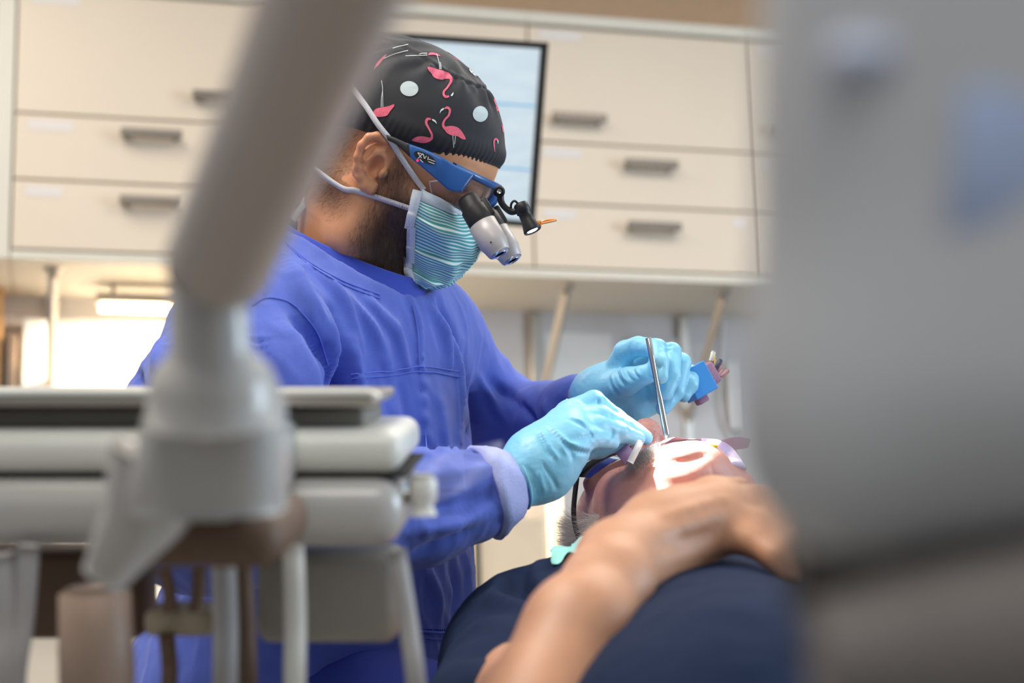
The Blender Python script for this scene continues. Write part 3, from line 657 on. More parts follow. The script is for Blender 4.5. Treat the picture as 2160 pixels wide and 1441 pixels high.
# collar: a stand-up band around the neck
n = 72; Vc = []
for i in range(n):
    a = 2 * math.pi * i / n; c_, s_ = math.cos(a), math.sin(a)
    base = ringC + rA * c_ + rbv * s_
    out = norm(rA * c_ / (rA @ rA) ** 0.5 + rbv * s_ / (rbv @ rbv) ** 0.5)
    for hh, oo in ((-0.034, 0.031), (-0.023, 0.0215), (-0.007, 0.0095), (0.011, 0.0005), (0.0122, -0.0007), (0.010, -0.0020), (-0.030, 0.012)): Vc.append(base + rN * hh + out * oo)
link('collar', cw(np.array(Vc)), grid_faces(n, 7, True, False), M_gown2, gown)
# chest pocket, seams and hem
def surf_patch(surf, q4, nu, nv, off, name, m, parent, edge=True):
    q4 = np.array(q4, float); Vp = []
    for i in range(nu):
        for j in range(nv):
            u, v = i / (nu - 1), j / (nv - 1); p = (q4[0] * (1 - u) + q4[1] * u) * (1 - v) + (q4[3] * (1 - u) + q4[2] * u) * v
            o = off if (0 < i < nu - 1 and 0 < j < nv - 1) or not edge else -0.0005
            Vp.append(surf.hit(p[0], p[1], o, far=1.6))
    return link(name, cw(np.array(Vp)), grid_faces(nu, nv), m, parent)
surf_patch(gownS, [(741, 786), (968, 782), (985, 1040), (765, 1040)], 40, 40, 0.0016, 'chest_pocket', M_gown, gown)
def seam(pts, name='seam', r=0.0007, off=0.0004, n=40, m=None):
    pth = gownS.path(pts, off, n)
    if len(pth) > 3: V, F = tube(cw(relax_path(pth)), r, 6); link(name, V, F, m or M_stitch, gown)
def relax_path(p, it=3):
    for _ in range(it): p[1:-1] = (p[:-2] + 2 * p[1:-1] + p[2:]) / 4
    return p
seam([(742, 789), (820, 783), (884, 774), (968, 785)], off=0.0022); seam([(743, 799), (820, 793), (884, 784), (968, 796)], off=0.0022)
seam([(862, 610), (880, 690), (885, 775), (895, 900), (908, 1010)])
seam([(556, 505), (558, 560), (560, 628)]); seam([(531, 646), (560, 629), (600, 634), (625, 648)]); seam([(625, 648), (668, 700), (692, 770)])
seam([(600, 508), (650, 552), (720, 592), (800, 622)]); seam([(605, 517), (655, 560), (722, 600), (800, 630)])
seam([(880, 1332), (940, 1335), (1000, 1322)], 'hem', 0.0016); seam([(880, 1345), (940, 1349), (998, 1336)], 'hem', 0.0010)
for k in range(26):                                             # puckers along the hem
    x = 884 + k * 4.4; y = 1338 - (max(0, x - 940) / 60) ** 2 * 10; seam([(x, y - 11), (x + 1.5, y)], 'hem_pucker', 0.0010, 0, 6, M_gown2)
# trousers and shoes (below the frame)
tf = Field((-0.42, 0.95, -0.85), (0.32, 2.0, -0.22), 0.010)
for dx, dd in ((0, 0.0), (0.0, 0.22)):
    a = C(720, 1560, 1.58 + dd); kx = a + np.array([0.30, -0.22 + dd * 0.5, -0.03]); an = kx + np.array([0.02, 0.02, -0.34]); tf.chain([a, kx, an], [0.095, 0.075, 0.055], 0.04)
Vt, Ft = tf.mesh(); Vt = cw(Vt); link('trousers', Vt, Ft, mat('navy_trousers', (38, 58, 150), 0.85, bump=0.3, bscale=900), dentist)
for k in (0, 1):
    a = cw(C(720, 1560, 1.58 + 0.22 * k) + np.array([0.32, -0.20 + 0.11 * k, -0.37]))
    V, F = obox((a[0] + 0.05, a[1] - 0.01, 0.045), EYE, (0.13, 0.045, 0.042), 0.03, 3); link('shoe', V, F, M_white, dentist)
# stool
sx, sy = P(690, 1300, 1.72)[0], P(690, 1300, 1.72)[1]
t = thing('stool', (sx - 0.02, sy, 0), 'round grey operator stool under the seated dentist', 'stool')
sz = float(P(690, 1700, 1.72)[2]) - 0.01
V, F = lathe((sx, sy, sz - 0.09), (sx, sy, sz), [(0, 0.17), (0.015, 0.19), (0.075, 0.19), (0.09, 0.17)], 40); link('seat', V, F, mat('stool_vinyl', (120, 124, 130), 0.45), t)
V, F = lathe((sx, sy, 0.09), (sx, sy, sz - 0.09), [(0, 0.03), (max(0.02, sz - 0.18), 0.025)]); link('column', V, F, M_steel, t)
for k in range(5):
    a = 2 * math.pi * k / 5; V, F = tube(smooth_path([(sx, sy, 0.10), (sx + 0.26 * math.cos(a), sy + 0.26 * math.sin(a), 0.07)], 4), [0.022, 0.014], 8); lg = link('leg', V, F, M_blk, t)
    cx_, cy_ = sx + 0.26 * math.cos(a), sy + 0.26 * math.sin(a); V, F = lathe((cx_ - 0.012, cy_, 0.03), (cx_ + 0.012, cy_, 0.03), [(0, 0.03), (0.024, 0.03)]); link('castor', V, F, M_blk, lg)

# ---- surgical cap with printed birds and dots
_cx = np.array([-0.12, -0.07, -0.033, 0.025, 0.060, 0.095, 0.12]); _cz = np.array([-0.026, 0.002, 0.018, 0.0260, 0.034, 0.046, 0.052])
def cap_low(x): return np.interp(x, _cx * _c5 - _cz * _s5, _cz * _c5 + _cx * _s5)
nu, nv = 420, 90; cc = np.array([-0.008, 0.0, 0.034]); cr_ = np.array([0.1075, 0.083, 0.0905]); Vc = []; g = np.random.default_rng(5)
ph = g.uniform(0, 6.28, 12)
for i in range(nu):
    th = 2 * math.pi * i / nu; dxy = np.array([math.cos(th), math.sin(th)])
    lo_a = -0.5
    for _ in range(30):                                         # find the band height on this meridian
        x = cc[0] + cr_[0] * dxy[0] * math.cos(lo_a); zt = (cap_low(x) - cc[2]) / cr_[2]; lo_a = math.asin(max(-0.95, min(0.95, zt)))
    for j in range(nv):
        s = j / (nv - 1); a = lo_a + (math.pi / 2 - lo_a) * s ** 0.92
        r = 1.0
        edge = math.exp(-(s / 0.09) ** 2)
        r += 0.0055 * edge * math.sin(th * 96 + 2 * math.sin(th * 9) + s * 5) - 0.026 * math.exp(-((s) / 0.03) ** 2) + 0.014 * math.exp(-((s - 0.10) / 0.05) ** 2)
        top = max(0, s - 0.42)
        r += 0.017 * math.sin(th * 17 + ph[0] + 2.5 * math.sin(th * 3)) * math.exp(-((s - 0.50) / 0.10) ** 2) + 0.015 * math.sin(th * 29 + ph[3] + 2 * math.sin(th * 5)) * math.exp(-((s - 0.55) / 0.06) ** 2) + 0.012 * math.sin(th * 11 + ph[4]) * math.exp(-((s - 0.74) / 0.09) ** 2)
        r += 0.006 * math.sin(th * 5 + s * 9 + ph[1]) * math.sin(s * 11 + ph[2] + th * 2) * min(1, s * 3)
        r -= 0.010 * math.exp(-((s - 0.60 - 0.03 * math.sin(th * 2)) / 0.012) ** 2)          # crown seam
        r += 0.008 * math.exp(-((s - 0.63 - 0.03 * math.sin(th * 2)) / 0.020) ** 2)
        Vc.append(cc + cr_ * r * np.array([math.cos(a) * dxy[0], math.cos(a) * dxy[1], math.sin(a)]))
Vcap = hc(np.array(Vc)); Fcap = grid_faces(nu, nv, True, False)
capS = Surf(Vcap, Fcap)
cap = link('surgical_cap', cw(Vcap), Fcap, mat('black_cap_cotton', (30, 31, 37), 0.75, var=0.12, bump=0.10, bscale=2500, sheen=0.1), dentist)
M_pink = mat('print_pink', (232, 104, 128), 0.75, var=0.32, scale=380); M_pale = mat('print_white', (226, 232, 232), 0.75, var=0.05)
M_dot = mat('print_dot', (198, 210, 212), 0.75, var=0.28, scale=260, stretch=(0.15, 0.15, 3.0))
Z2_ = lambda pts: [(760 + x / 5.544, 80 + y / 5.544) for x, y in pts]
def closed(poly, n=4):
    q = np.array(poly, float); m = len(q); out = []
    for i in range(m):
        p0, p1_, p2_, p3_ = q[i - 1], q[i], q[(i + 1) % m], q[(i + 2) % m]
        for t in np.linspace(0, 1, n, endpoint=False): out.append(tuple(0.5 * (2 * p1_ + (p2_ - p0) * t + (2 * p0 - 5 * p1_ + 4 * p2_ - p3_) * t * t + (3 * p1_ - p0 - 3 * p2_ + p3_) * t ** 3)))
    return out
def bird(name, body=None, neck=None, nwid=(30, 22, 18, 22), beak=None, legs=()):
    if body: decal(capS, closed(Z2_(body)), 0.00050, name + '_body', M_pink, cap)
    if neck: stroke(capS, Z2_(neck), [w / 5.544 for w in nwid], 0.00058, name + '_neck', M_pink, cap, 24)
    if beak: decal(capS, closed(Z2_(beak), 3), 0.00058, name + '_beak', M_pale, cap, 1)
    for lg in legs: stroke(capS, Z2_(lg), [1.3, 1.0, 1.2], 0.00058, name + '_leg', M_pale, cap, 12)
bird('flamingo', [(790, 345), (850, 350), (900, 372), (960, 385), (1030, 410), (1065, 450), (1070, 482), (1000, 482), (950, 490), (890, 480), (850, 455), (830, 420), (800, 385)],
     [(1052, 462), (1058, 510), (1018, 580), (975, 630), (975, 670), (1000, 692), (1035, 684)], (34, 26, 22, 24, 26, 30, 20), [(1055, 675), (1072, 655), (1085, 638), (1085, 665), (1068, 684)], [[(930, 370), (915, 280), (890, 190)], [(945, 370), (935, 300), (925, 290)]])
bird('flamingo', [(985, 1045), (1060, 1030), (1130, 1045), (1180, 1090), (1230, 1180), (1190, 1185), (1130, 1150), (1080, 1145), (1020, 1120), (985, 1080)],
     [(992, 1066), (966, 1020), (985, 960), (1030, 910), (1045, 850), (1020, 818), (985, 826)], (36, 28, 22, 24, 26, 30, 18), [(975, 822), (940, 840), (926, 885), (946, 858), (975, 838)], [[(1080, 1145), (1085, 1210), (1090, 1280)], [(1110, 1150), (1105, 1200), (1100, 1240)]])
bird('flamingo', [(600, 1195), (650, 1160), (730, 1150), (800, 1165), (845, 1168), (838, 1190), (800, 1215), (740, 1230), (660, 1215)],
     [(832, 1180), (835, 1130), (800, 1060), (770, 1000), (782, 952), (825, 950)], (28, 24, 22, 28, 32, 22), [(838, 950), (875, 965), (893, 1008), (870, 985), (842, 968)])
bird('flamingo', [(140, 895), (180, 835), (250, 815), (330, 800), (390, 778), (396, 800), (350, 860), (310, 910), (230, 925), (170, 915)], None, (), None, [[(245, 810), (250, 700), (262, 600), (250, 500)], [(265, 810), (264, 720), (262, 620)]])
bird('flamingo', [(1555, 720), (1600, 745), (1655, 815), (1668, 868), (1630, 860), (1590, 810)], [(1660, 850), (1680, 940), (1672, 1040), (1682, 1098), (1690, 1060)], (20, 12, 12, 12, 9), None, [[(1600, 740), (1590, 650), (1520, 500)]])
bird('flamingo', None, [(1568, 1330), (1560, 1260), (1560, 1205), (1580, 1182), (1602, 1200)], (10, 16, 20, 24, 18), [(1598, 1195), (1610, 1205), (1606, 1240), (1600, 1225)])
bird('flamingo', [(1070, 160), (1085, 125), (1165, 175), (1160, 220), (1110, 195)])
bird('flamingo', [(790, 205), (820, 175), (890, 185), (932, 215), (850, 202)], None, (), None, [[(780, 205), (660, 210), (530, 215)], [(780, 185), (720, 186), (690, 192)]])
bird('flamingo', [(160, 370), (200, 290), (270, 215), (305, 200), (240, 290), (185, 350)], None, (), None, [[(270, 245), (400, 190), (560, 150)], [(380, 125), (450, 105), (560, 80)]])
def dot(cx, cy, rx, ry, rot=0): decal(capS, Z2_([(cx + rx * math.cos(a) * math.cos(rot) - ry * math.sin(a) * math.sin(rot), cy + rx * math.cos(a) * math.sin(rot) + ry * math.sin(a) * math.cos(rot)) for a in np.linspace(0, 2 * math.pi, 28, endpoint=False)]), 0.00055, 'dot_print', M_dot, cap)
dot(572, 597, 106, 88, 0.1); dot(1400, 892, 88, 92); dot(1318, 392, 72, 30, 0.85)

# ---- face mask: pleated sheet from cheek to cheek, binding strips, ties
rid = smooth_path([(986, 438, 0), (1006, 470, 0), (1013, 505, 0), (1005, 535, 0), (990, 560, 0), (965, 585, 0), (935, 604, 0), (903, 610, 0)], 60)[:, :2]
edg = smooth_path([(884, 404, 0), (874, 455, 0), (864, 510, 0), (857, 555, 0), (859, 592, 0)], 60)[:, :2]
nv_, nu_ = 121, 61; Vm = []; UVm = []
for i in range(nu_):
    u = i / (nu_ - 1); s = 1 - abs(2 * u - 1)                    # 0 at the edges, 1 on the nose line
    for j in range(nv_):
        v = j / (nv_ - 1); k = v * 59; a = int(min(k, 58)); t_ = k - a
        r2 = rid[a] * (1 - t_) + rid[a + 1] * t_; e2 = edg[a] * (1 - t_) + edg[a + 1] * t_
        R0 = hl(C(r2[0], r2[1], 1.655)); R0[1] = 0.0
        E0 = hl(headS.hit(e2[0], e2[1], 0.003, far=1.60)); ydep = -E0[1]
        R0 = R0 + np.array([0, 0, 0])
        sx = math.sin(s * math.pi / 2) ** 0.85; w = s ** 1.25
        p = np.array([E0[0] + (R0[0] - E0[0]) * sx, -ydep * math.cos(s * math.pi / 2) ** 0.9 if s < 1 else 0.0, E0[2] + (R0[2] - E0[2]) * w])
        pl = ((v * 3.4 + 0.25) % 1.0); step = (1 - pl) ** 1.5 if pl > 0.06 else (pl / 0.06) 
        bulge = 0.0065 * step * math.sin(math.pi * min(1, s * 1.2 + 0.1)) * (0.4 + 0.6 * min(1, v * 4)) * min(1, (1 - v) * 8)
        wr = 0.0010 * math.sin(v * 40 + s * 9) * s * (1 - s) * 3 + 0.0012 * math.sin(v * 15 - s * 14 + 1)
        nrm = norm(np.array([0.75 * s + 0.1, -0.8 * (1 - s), -0.15])); p = p + nrm * (bulge + wr)
        lc, nn_, _i, ds_ = headS.t.find_nearest(Vector(hc(p))); nn_ = np.array(nn_); gap = (hc(p) - np.array(lc)) @ nn_
        if gap < 0.002 and s < 0.97: p = hl(np.array(lc) + nn_ * 0.002)
        if u > 0.5: p[1] = -p[1]
        Vm.append(p); UVm.append((u, v + 0.012 * math.sin(s * 5 + v * 20) * s))
maskV = hc(np.array(Vm)); maskF = grid_faces(nu_, nv_)
_cl = np.concatenate([[0], np.cumsum(np.linalg.norm(np.diff(maskV.reshape(nu_, nv_, 3)[22:39], axis=1), axis=2).mean(0))]); _cl /= _cl[-1]   # stripes keep their width over the pleats
UVm = [(u_, float(np.interp(v_, np.linspace(0, 1, nv_), _cl))) for u_, v_ in UVm]
mask = thing('face_mask', P(905, 612, 1.64), 'pleated teal and white striped surgical mask worn by the dentist', 'mask')
M_mask = stripe_mat('striped_mask_cloth', (84, 176, 176), (236, 246, 246), count=34.0, duty=0.42)
M_mwhite = mat('mask_white_nonwoven', (226, 234, 242), 0.8, bump=0.3, bscale=1500)
V3 = np.concatenate([maskV, maskV + (maskV - hc(np.array(Vm) * np.array([1, 1, 1]) + np.array([0.0008, 0, 0])))])
link('pleated_panel', cw(maskV), maskF, M_mask, mask, uv=UVm)
maskS = Surf(maskV, maskF)
# top white band + side bindings
mv = maskV.reshape(nu_, nv_, 3)
V, F = ribbon(cw(mv[:, 3] + (mv[:, 3] - mv[:, 12]) * 0.02 + RD @ np.array([0.0012, 0, 0.0])), cw(mv[:, 12]) - cw(mv[:, 3]), 0.0105, 0.0004); link('nose_band', V, F, M_mwhite, mask)
for side, sg in ((0, -1), (nu_ - 1, 1)):
    for j0, j1, dx, w in ((0, 44, -0.001, 0.0090), (40, 84, 0.0005, 0.0085), (80, 120, -0.0005, 0.0085)):
        pth = mv[side, j0:j1 + 1] + RD @ np.array([dx, 0, 0]) + RD @ np.array([0, sg * 0.0022, 0]) + np.linspace(0, 1, j1 - j0 + 1)[:, None] * (RD @ np.array([0.0028 if j0 else -0.001, 0, 0]))
        V, F = ribbon(cw(pth), MC @ (RD @ np.array([1.0, sg * -0.15, 0.15])), w, 0.0006); link('side_binding', V, F, M_mwhite, mask)
def tie(pts3, name='tie', w=0.0052):
    pth = smooth_path(pts3, 60); T = np.gradient(pth, axis=0); out = pth - OD; V, F = ribbon(cw(pth), np.cross(T, out) @ MC.T, w, 0.0005)
    link(name, V, F, mat('woven_tie', (224, 222, 226), 0.8, var=0.25, scale=900, bump=0.5, bscale=2500), mask)
def on(px, py, off, cands): 
    b = None
    for s_ in cands:
        p = s_.hit(px, py, off)
        if p is not None and (b is None or p[1] < b[1]): b = p
    return b if b is not None else cands[0].hit(px, py, off, far=1.63)
upp = [on(x, y, 0.0028, [capS, headS]) for x, y in ((893, 402), (876, 376), (856, 345), (838, 318), (822, 292), (800, 263), (775, 228), (753, 198), (735, 172), (715, 145))]
upp += [capS.near(hc(np.array(q_)), 0.0028) for q_ in ((-0.085, -0.060, 0.085), (-0.108, -0.035, 0.075), (-0.115, 0.0, 0.066))]
tie(upp)
lowp = [on(x, y, 0.0022, [headS]) for x, y in ((868, 440), (830, 427), (790, 414), (750, 402), (710, 389))] + [hc(np.array([-0.100, -0.045, -0.032])), hc(np.array([-0.112, -0.020, -0.030]))]
tie(lowp)
kn = lowp[-1]; tie([kn, kn + np.array([-0.004, -0.02, -0.004]), C(655, 400, 1.655), C(640, 432, 1.66), C(618, 462, 1.665)], 'tie_tail', 0.011)

# ---- loupe glasses
loupe = thing('loupe_glasses', P(990, 440, 1.62), 'blue framed magnifying loupe glasses with headlamp on the dentist', 'glasses')
M_blue = mat('blue_frame_plastic', (30, 88, 158), 0.35, var=0.05, coat=0.3); M_dark = mat('soft_black', (38, 36, 36), 0.5, var=0.1)
M_alu = mat('loupe_grey', (192, 186, 184), 0.4, 0.1); M_lens = glass('clear_lens', (236, 236, 240), 0.07)
def side_pt(px, py, L):                                         # sight line cut with the plane |left| = L of the head frame
    o = hl(np.zeros(3)); dd = hl(C(px, py, 1.0)) - o; tt = (L - o[1]) / dd[1]; return o + dd * tt
def temple(sg):
    top_ = [(815, 284), (835, 291), (862, 303), (900, 317), (935, 334), (968, 353), (1000, 368)]; bot_ = [(818, 296), (838, 307), (866, 333), (896, 358), (922, 380), (946, 400), (972, 405)]
    a = smooth_path([side_pt(x, y, -0.088 + 0.020 * max(0, (x - 930) / 70)) for x, y in top_], 40); b = smooth_path([side_pt(x, y, -0.088 + 0.020 * max(0, (x - 930) / 70)) for x, y in bot_], 40)
    a[:, 1] *= -sg; b[:, 1] *= -sg
    return a, b
def slab(a, b, th, inward):
    n = len(a); nn = np.tile(np.asarray(inward, float), (n, 1)) * th; c = (a + b) / 2; rows = [a * 0.9 + b * 0.1, a, a + nn, b + nn, b, b * 0.9 + a * 0.1]
    out_ = -np.tile(np.asarray(inward, float), (n, 1)) * 0.0008; rows[0] = rows[0] + out_; rows[5] = rows[5] + out_
    V = np.stack(rows, 1).reshape(-1, 3); return V, grid_faces(n, 6, False, True) + [list(range(6))[::-1], [len(V) - 6 + k for k in range(6)]]
for sg in (-1, 1):
    a, b = temple(sg); inn = np.array([0, -sg, 0])
    V, F = slab(a[:14], b[:14], 0.004, inn); link('temple_tip', cw(hc(V)), F, M_dark, loupe)
    V, F = slab(a[13:], b[13:], 0.0045, inn); tp = link('temple', cw(hc(V)), F, M_blue, loupe)
    if sg == -1:
        blueS = Surf(hc(V), [f for f in F if len(f) == 4])
        ov = [(893 + 21 * math.cos(t_) * 0.93 - 9 * math.sin(t_) * 0.40, 331 + 21 * math.cos(t_) * 0.42 + 9 * math.sin(t_) * 0.92) for t_ in np.linspace(0, 2 * math.pi, 24, endpoint=False)]
        ov = [(x + (6 if x > 893 else 0), y + (3 if x > 893 else 0)) for x, y in ov]
        decal(blueS, ov, 0.0008, 'badge_plate', M_blk, tp, 1)
        Mtx = mat('badge_white', (235, 238, 240), 0.5)
        for pts in (([(882, 323), (890, 334)]), ([(893, 324), (882, 335)]), ([(882, 322), (894, 327)]), ([(894, 326), (896, 335), (900, 329)]), ([(904, 331), (903, 338)]), ([(886, 336), (893, 343)]), ([(905, 336), (918, 341)]), ([(904, 341), (917, 346)])):
            stroke(blueS, pts, [1.5, 1.3], 0.0012, 'badge_lettering', Mtx, tp, 6, 1.58)
        p = blueS.hit(881, 339, 0.0004, far=1.58); V, F = lathe(cw(p), cw(p) + MC @ (RD @ np.array([0, -0.0015, 0])), [(0, 0.0012), (0.0012, 0.0010), (0.0015, 0.0004)], 10)
        link('status_light', V, F, mat('red_led', (255, 40, 60), 0.4, emit=(255, 40, 70), estr=1.6), tp)
# front frame: brow bar right across, from temple to temple
def browpt(s, e):   # s -1..1 across the face
    y = s * 0.069; x = 0.104 - 0.030 * abs(s) ** 2.2; return np.array([x, y, e])
zb = lambda s: 0.042 - 0.003 * abs(s) ** 2
ss = np.linspace(-1, 1, 61)
a = np.array([browpt(s, zb(s) + 0.000) for s in ss]); b = np.array([browpt(s, zb(s) - 0.0065 - 0.006 * max(0, abs(s) - 0.75) / 0.25) + np.array([0.001, 0, 0]) for s in ss])
th = np.array([-0.004, 0, 0]); V = np.stack([a, a + th, b + th, b], 1).reshape(-1, 3)
link('front_frame', cw(hc(V)), grid_faces(61, 4, False, True) + [[3, 2, 1, 0], [len(V) - 4 + k for k in range(4)]], M_blue, loupe)
for sg in (-1, 1):
    # lower rim at the nose, lens
    ang = np.linspace(0.0, 1.0, 25); rows = []
    for q in np.linspace(0, 1, 25):
        s = sg * (0.10 + 0.90 * q); top_ = browpt(s, zb(s) - 0.006); depth = 0.046 * math.sin(math.pi * min(1, 0.22 + 0.70 * q)) ** 0.55
        for j in np.linspace(0, 1, 13): rows.append(top_ + np.array([-0.010 * j - 0.004 * j * j, 0, -depth * j]) + np.array([0.004 * math.sin(math.pi * j), 0, 0]))
    V = np.array(rows); link('lens', cw(hc(V)), grid_faces(25, 13), M_lens, loupe)
    gq = V.reshape(25, 13, 3); rim_ = np.concatenate([gq[0, 2:], gq[1:-1, -1], gq[-1, ::-1][:-2]]); Vr, Fr = tube(cw(hc(rim_)), 0.0007, 6); link('lens_edge', Vr, Fr, mat('lens_edge_clear', (226, 224, 228), 0.2, alpha=0.6), loupe)
    inner = np.array([rows[k * 13 + 12] for k in range(0, 4)] ); pth = smooth_path([browpt(sg * 0.06, 0.036), browpt(sg * 0.09, 0.024) + [0.002, 0, 0], browpt(sg * 0.15, 0.008) + [-0.004, 0, 0], browpt(sg * 0.21, 0.000) + [-0.010, 0, 0]], 16)
    V, F = tube(cw(hc(pth)), [0.004, 0.0035, 0.002], 8); link('nose_rim', V, F, M_blue, loupe)
# the two telescopes
def hdir(px0, py0, px1, py1, d0, d1): return C(px1, py1, d1) - C(px0, py0, d0)
nearA = C(988, 424, 1.605); tel = norm(C(1047, 523, 1.592) - nearA)
offv = RD @ np.array([0.0, 0.062, 0.0]) + np.array([0.0, 0, -0.003])
for k in range(2):
    A0 = nearA + offv * k
    tb = thing_part = None
    V, F = lathe(cw(A0 - tel * 0.004), cw(A0 + tel * 0.06), [(0, 0.0085), (0.003, 0.0105), (0.012, 0.0108), (0.0135, 0.0122), (0.029, 0.0125), (0.030, 0.0118)], 36); br = link('telescope_barrel', V, F, M_dark, loupe)
    V, F = lathe(cw(A0 + tel * 0.026), cw(A0 + tel * 0.09), [(0, 0.0120), (0.0005, 0.0136), (0.023, 0.0136), (0.027, 0.0122), (0.033, 0.0108), (0.034, 0.0100)], 36); gb = link('telescope_housing', V, F, M_alu, loupe)
    V, F = lathe(cw(A0 + tel * 0.0598), cw(A0 + tel * 0.09), [(0, 0.0092), (0.0012, 0.0088), (0.0018, 0.006)], 24); link('objective_lens', V, F, mat('objective_glass', (190, 200, 225), 0.05, 0.6), gb)
    sidev = norm(np.cross(tel, np.array([0, 1.0, 0]))); q = A0 + tel * 0.047 - np.array([0, 0.0134, 0]) * 0.98 + sidev * -0.002
    V, F = lathe(cw(q), cw(q - np.array([0, 0.0008, 0])), [(0, 0.0009), (0.0008, 0.0008)], 10); link('grub_screw', V, F, M_blk, gb)
    V, F = obox(cw(A0 + tel * 0.016 + np.array([0.008, 0.004, 0.006])), axes_from(MC @ tel, MC @ np.array([0, 1.0, 0])), (0.010, 0.006, 0.005), 0.002); link('hinge_block', V, F, M_dark, br)
# headlamp on its bracket
bp = lambda x, y, d=1.60: C(x, y, d)
V, F = lathe(cw(bp(1053, 404, 1.592)), cw(bp(1053, 404, 1.606)), [(0, 0.004), (0.001, 0.0055), (0.013, 0.0055), (0.014, 0.004)]); link('pivot', V, F, M_blk, loupe)
V, F = lathe(cw(bp(1053, 404, 1.5905)), cw(bp(1053, 404, 1.593)), [(0, 0.002), (0.002, 0.0026)], 12); link('pivot_screw', V, F, M_steel, loupe)
V, F = tube(cw(smooth_path([bp(1044, 398), bp(1054, 406), bp(1057, 425), bp(1066, 438), bp(1080, 447), bp(1094, 442)], 40)), [0.0030, 0.0034, 0.0030, 0.0032, 0.0030], 10); link('bracket', V, F, M_blk, loupe)
V, F = tube(cw(smooth_path([bp(1079, 446), bp(1078, 432), bp(1084, 424), bp(1091, 428), bp(1095, 438)], 30)), 0.0011, 8); link('cable', V, F, M_blk, loupe)
LA, LB = bp(1097, 430), bp(1124, 488, 1.594); ld = norm(LB - LA); ll = np.linalg.norm(LB - LA)
V, F = lathe(cw(LA), cw(LB), [(0, 0.0060), (0.001, 0.0068), (ll * 0.32, 0.0072), (ll * 0.34, 0.0060), (ll * 0.62, 0.0064), (ll * 0.95, 0.0086), (ll, 0.0084), (ll + 0.0002, 0.0074), (ll - 0.002, 0.0068)], 30); lamp = link('headlamp', V, F, M_blk, loupe)
V, F = lathe(cw(LB - ld * 0.0018), cw(LB), [(0, 0.0056), (0.0010, 0.0052)], 24); link('lamp_lens', V, F, mat('lamp_led', (255, 255, 255), 0.3, emit=(225, 235, 255), estr=9.0), lamp)
M_or = mat('orange_filter', (250, 150, 10), 0.35, trans=0.3)
V, F = obox(cw(bp(1135, 473, 1.60)), EYE, (0.003, 0.003, 0.003), 0.001); fl_ = link('filter_hinge', V, F, M_or, lamp)
mb = MB(); mb.add(*tube(cw(smooth_path([bp(1136, 473), bp(1148, 466), bp(1160, 464), bp(1174, 464), bp(1160, 468), bp(1146, 471), bp(1136, 474)], 40)), 0.0010, 6)); mb.build('orange_filter_loop', M_or, lamp)
V, F = ribbon(cw(smooth_path([bp(1142, 470.5), bp(1155, 468), bp(1172, 464.5)], 12)), MC @ np.array([0.1, 1.0, 0.15]), 0.012, 0.0005); link('orange_filter', V, F, M_or, lamp)
sl_ = bpy.data.lights.new('headlamp_beam', 'SPOT'); sl_.energy = 30.0; sl_.color = (0.90, 0.95, 1.0); sl_.spot_size = math.radians(25); sl_.spot_blend = 0.35; sl_.shadow_soft_size = 0.004
so = bpy.data.objects.new('headlamp_beam', sl_); COL.objects.link(so); lp = cw(LB + ld * 0.004); so.location = lp
so.rotation_euler = (Vector(P(1440, 955, 1.565)) - Vector(lp)).to_track_quat('-Z', 'Y').to_euler()

# ------------------------------------------------------------------ gloves: hands closed on their instruments
M_glove = mat('blue_nitrile_glove', (140, 212, 242), 0.40, var=0.05, scale=60, bump=0.12, bscale=500, sub=0.08, subcol=(0.3, 0.7, 1.0))
def finger(f, pts, rs, k=0.004):
    pts = [C(*p) for p in pts]; f.chain(pts, rs, k)
    return pts
def glove(name, fld, folds_, parent, lab=None):
    V, Fq = fld.mesh(); V = relax(V, Fq, 1, 0.5); N = normals(V, Fq); S = Surf(V, Fq)
    for pts, w, a in folds_: V = fold(V, N, S.path(pts, 0, 16), w * 0.8, a * 1.35)
    N = normals(V, Fq)
    V = V + N * np.array([0.00035 * mnoise.fractal(Vector((x * 110, y * 110, z * 110)), 0.9, 2.1, 3) for x, y, z in V.tolist()])[:, None]
    return link(name, cw(V), Fq, M_glove, parent, label=lab), Surf(V, Fq), V
# right hand, nearer the camera, palm down over the mouth
h = 0.0014
f = Field(C(1020, 1110, 1.40) - [0, 0, 0.01], C(1390, 790, 1.68) + [0.01, 0, 0.01], h)
f.cone(C(1094, 1014, 1.496), C(1140, 978, 1.508), 0.0245, 0.0255, 0.01)
f.cone(C(1140, 976, 1.512), C(1203, 880, 1.562), 0.0235, 0.0160, 0.02)
f.cone(C(1140, 976, 1.510), C(1203, 900, 1.534), 0.0240, 0.0165, 0.02)
f.cone(C(1142, 978, 1.508), C(1200, 922, 1.514), 0.0240, 0.0165, 0.02)
f.cone(C(1142, 980, 1.508), C(1196, 942, 1.508), 0.0235, 0.0155, 0.02)
finger(f, [(1200, 872, 1.568), (1253, 845, 1.580), (1300, 882, 1.598), (1352, 914, 1.606)], [0.0125, 0.0092, 0.0086, 0.0068], 0.0035)
finger(f, [(1204, 892, 1.546), (1264, 880, 1.566), (1312, 901, 1.586), (1362, 923, 1.600)], [0.0135, 0.0112, 0.0098, 0.0070], 0.0035)
finger(f, [(1202, 914, 1.524), (1258, 902, 1.540), (1304, 912, 1.558), (1346, 926, 1.578)], [0.0135, 0.0112, 0.0096, 0.0068], 0.0035)
finger(f, [(1196, 938, 1.510), (1238, 924, 1.516), (1270, 926, 1.534), (1292, 934, 1.550)], [0.0130, 0.0100, 0.0084, 0.0064], 0.0035)
finger(f, [(1165, 975, 1.545), (1215, 950, 1.572), (1262, 942, 1.592), (1310, 932, 1.604)], [0.0165, 0.0120, 0.0105, 0.0085], 0.006)
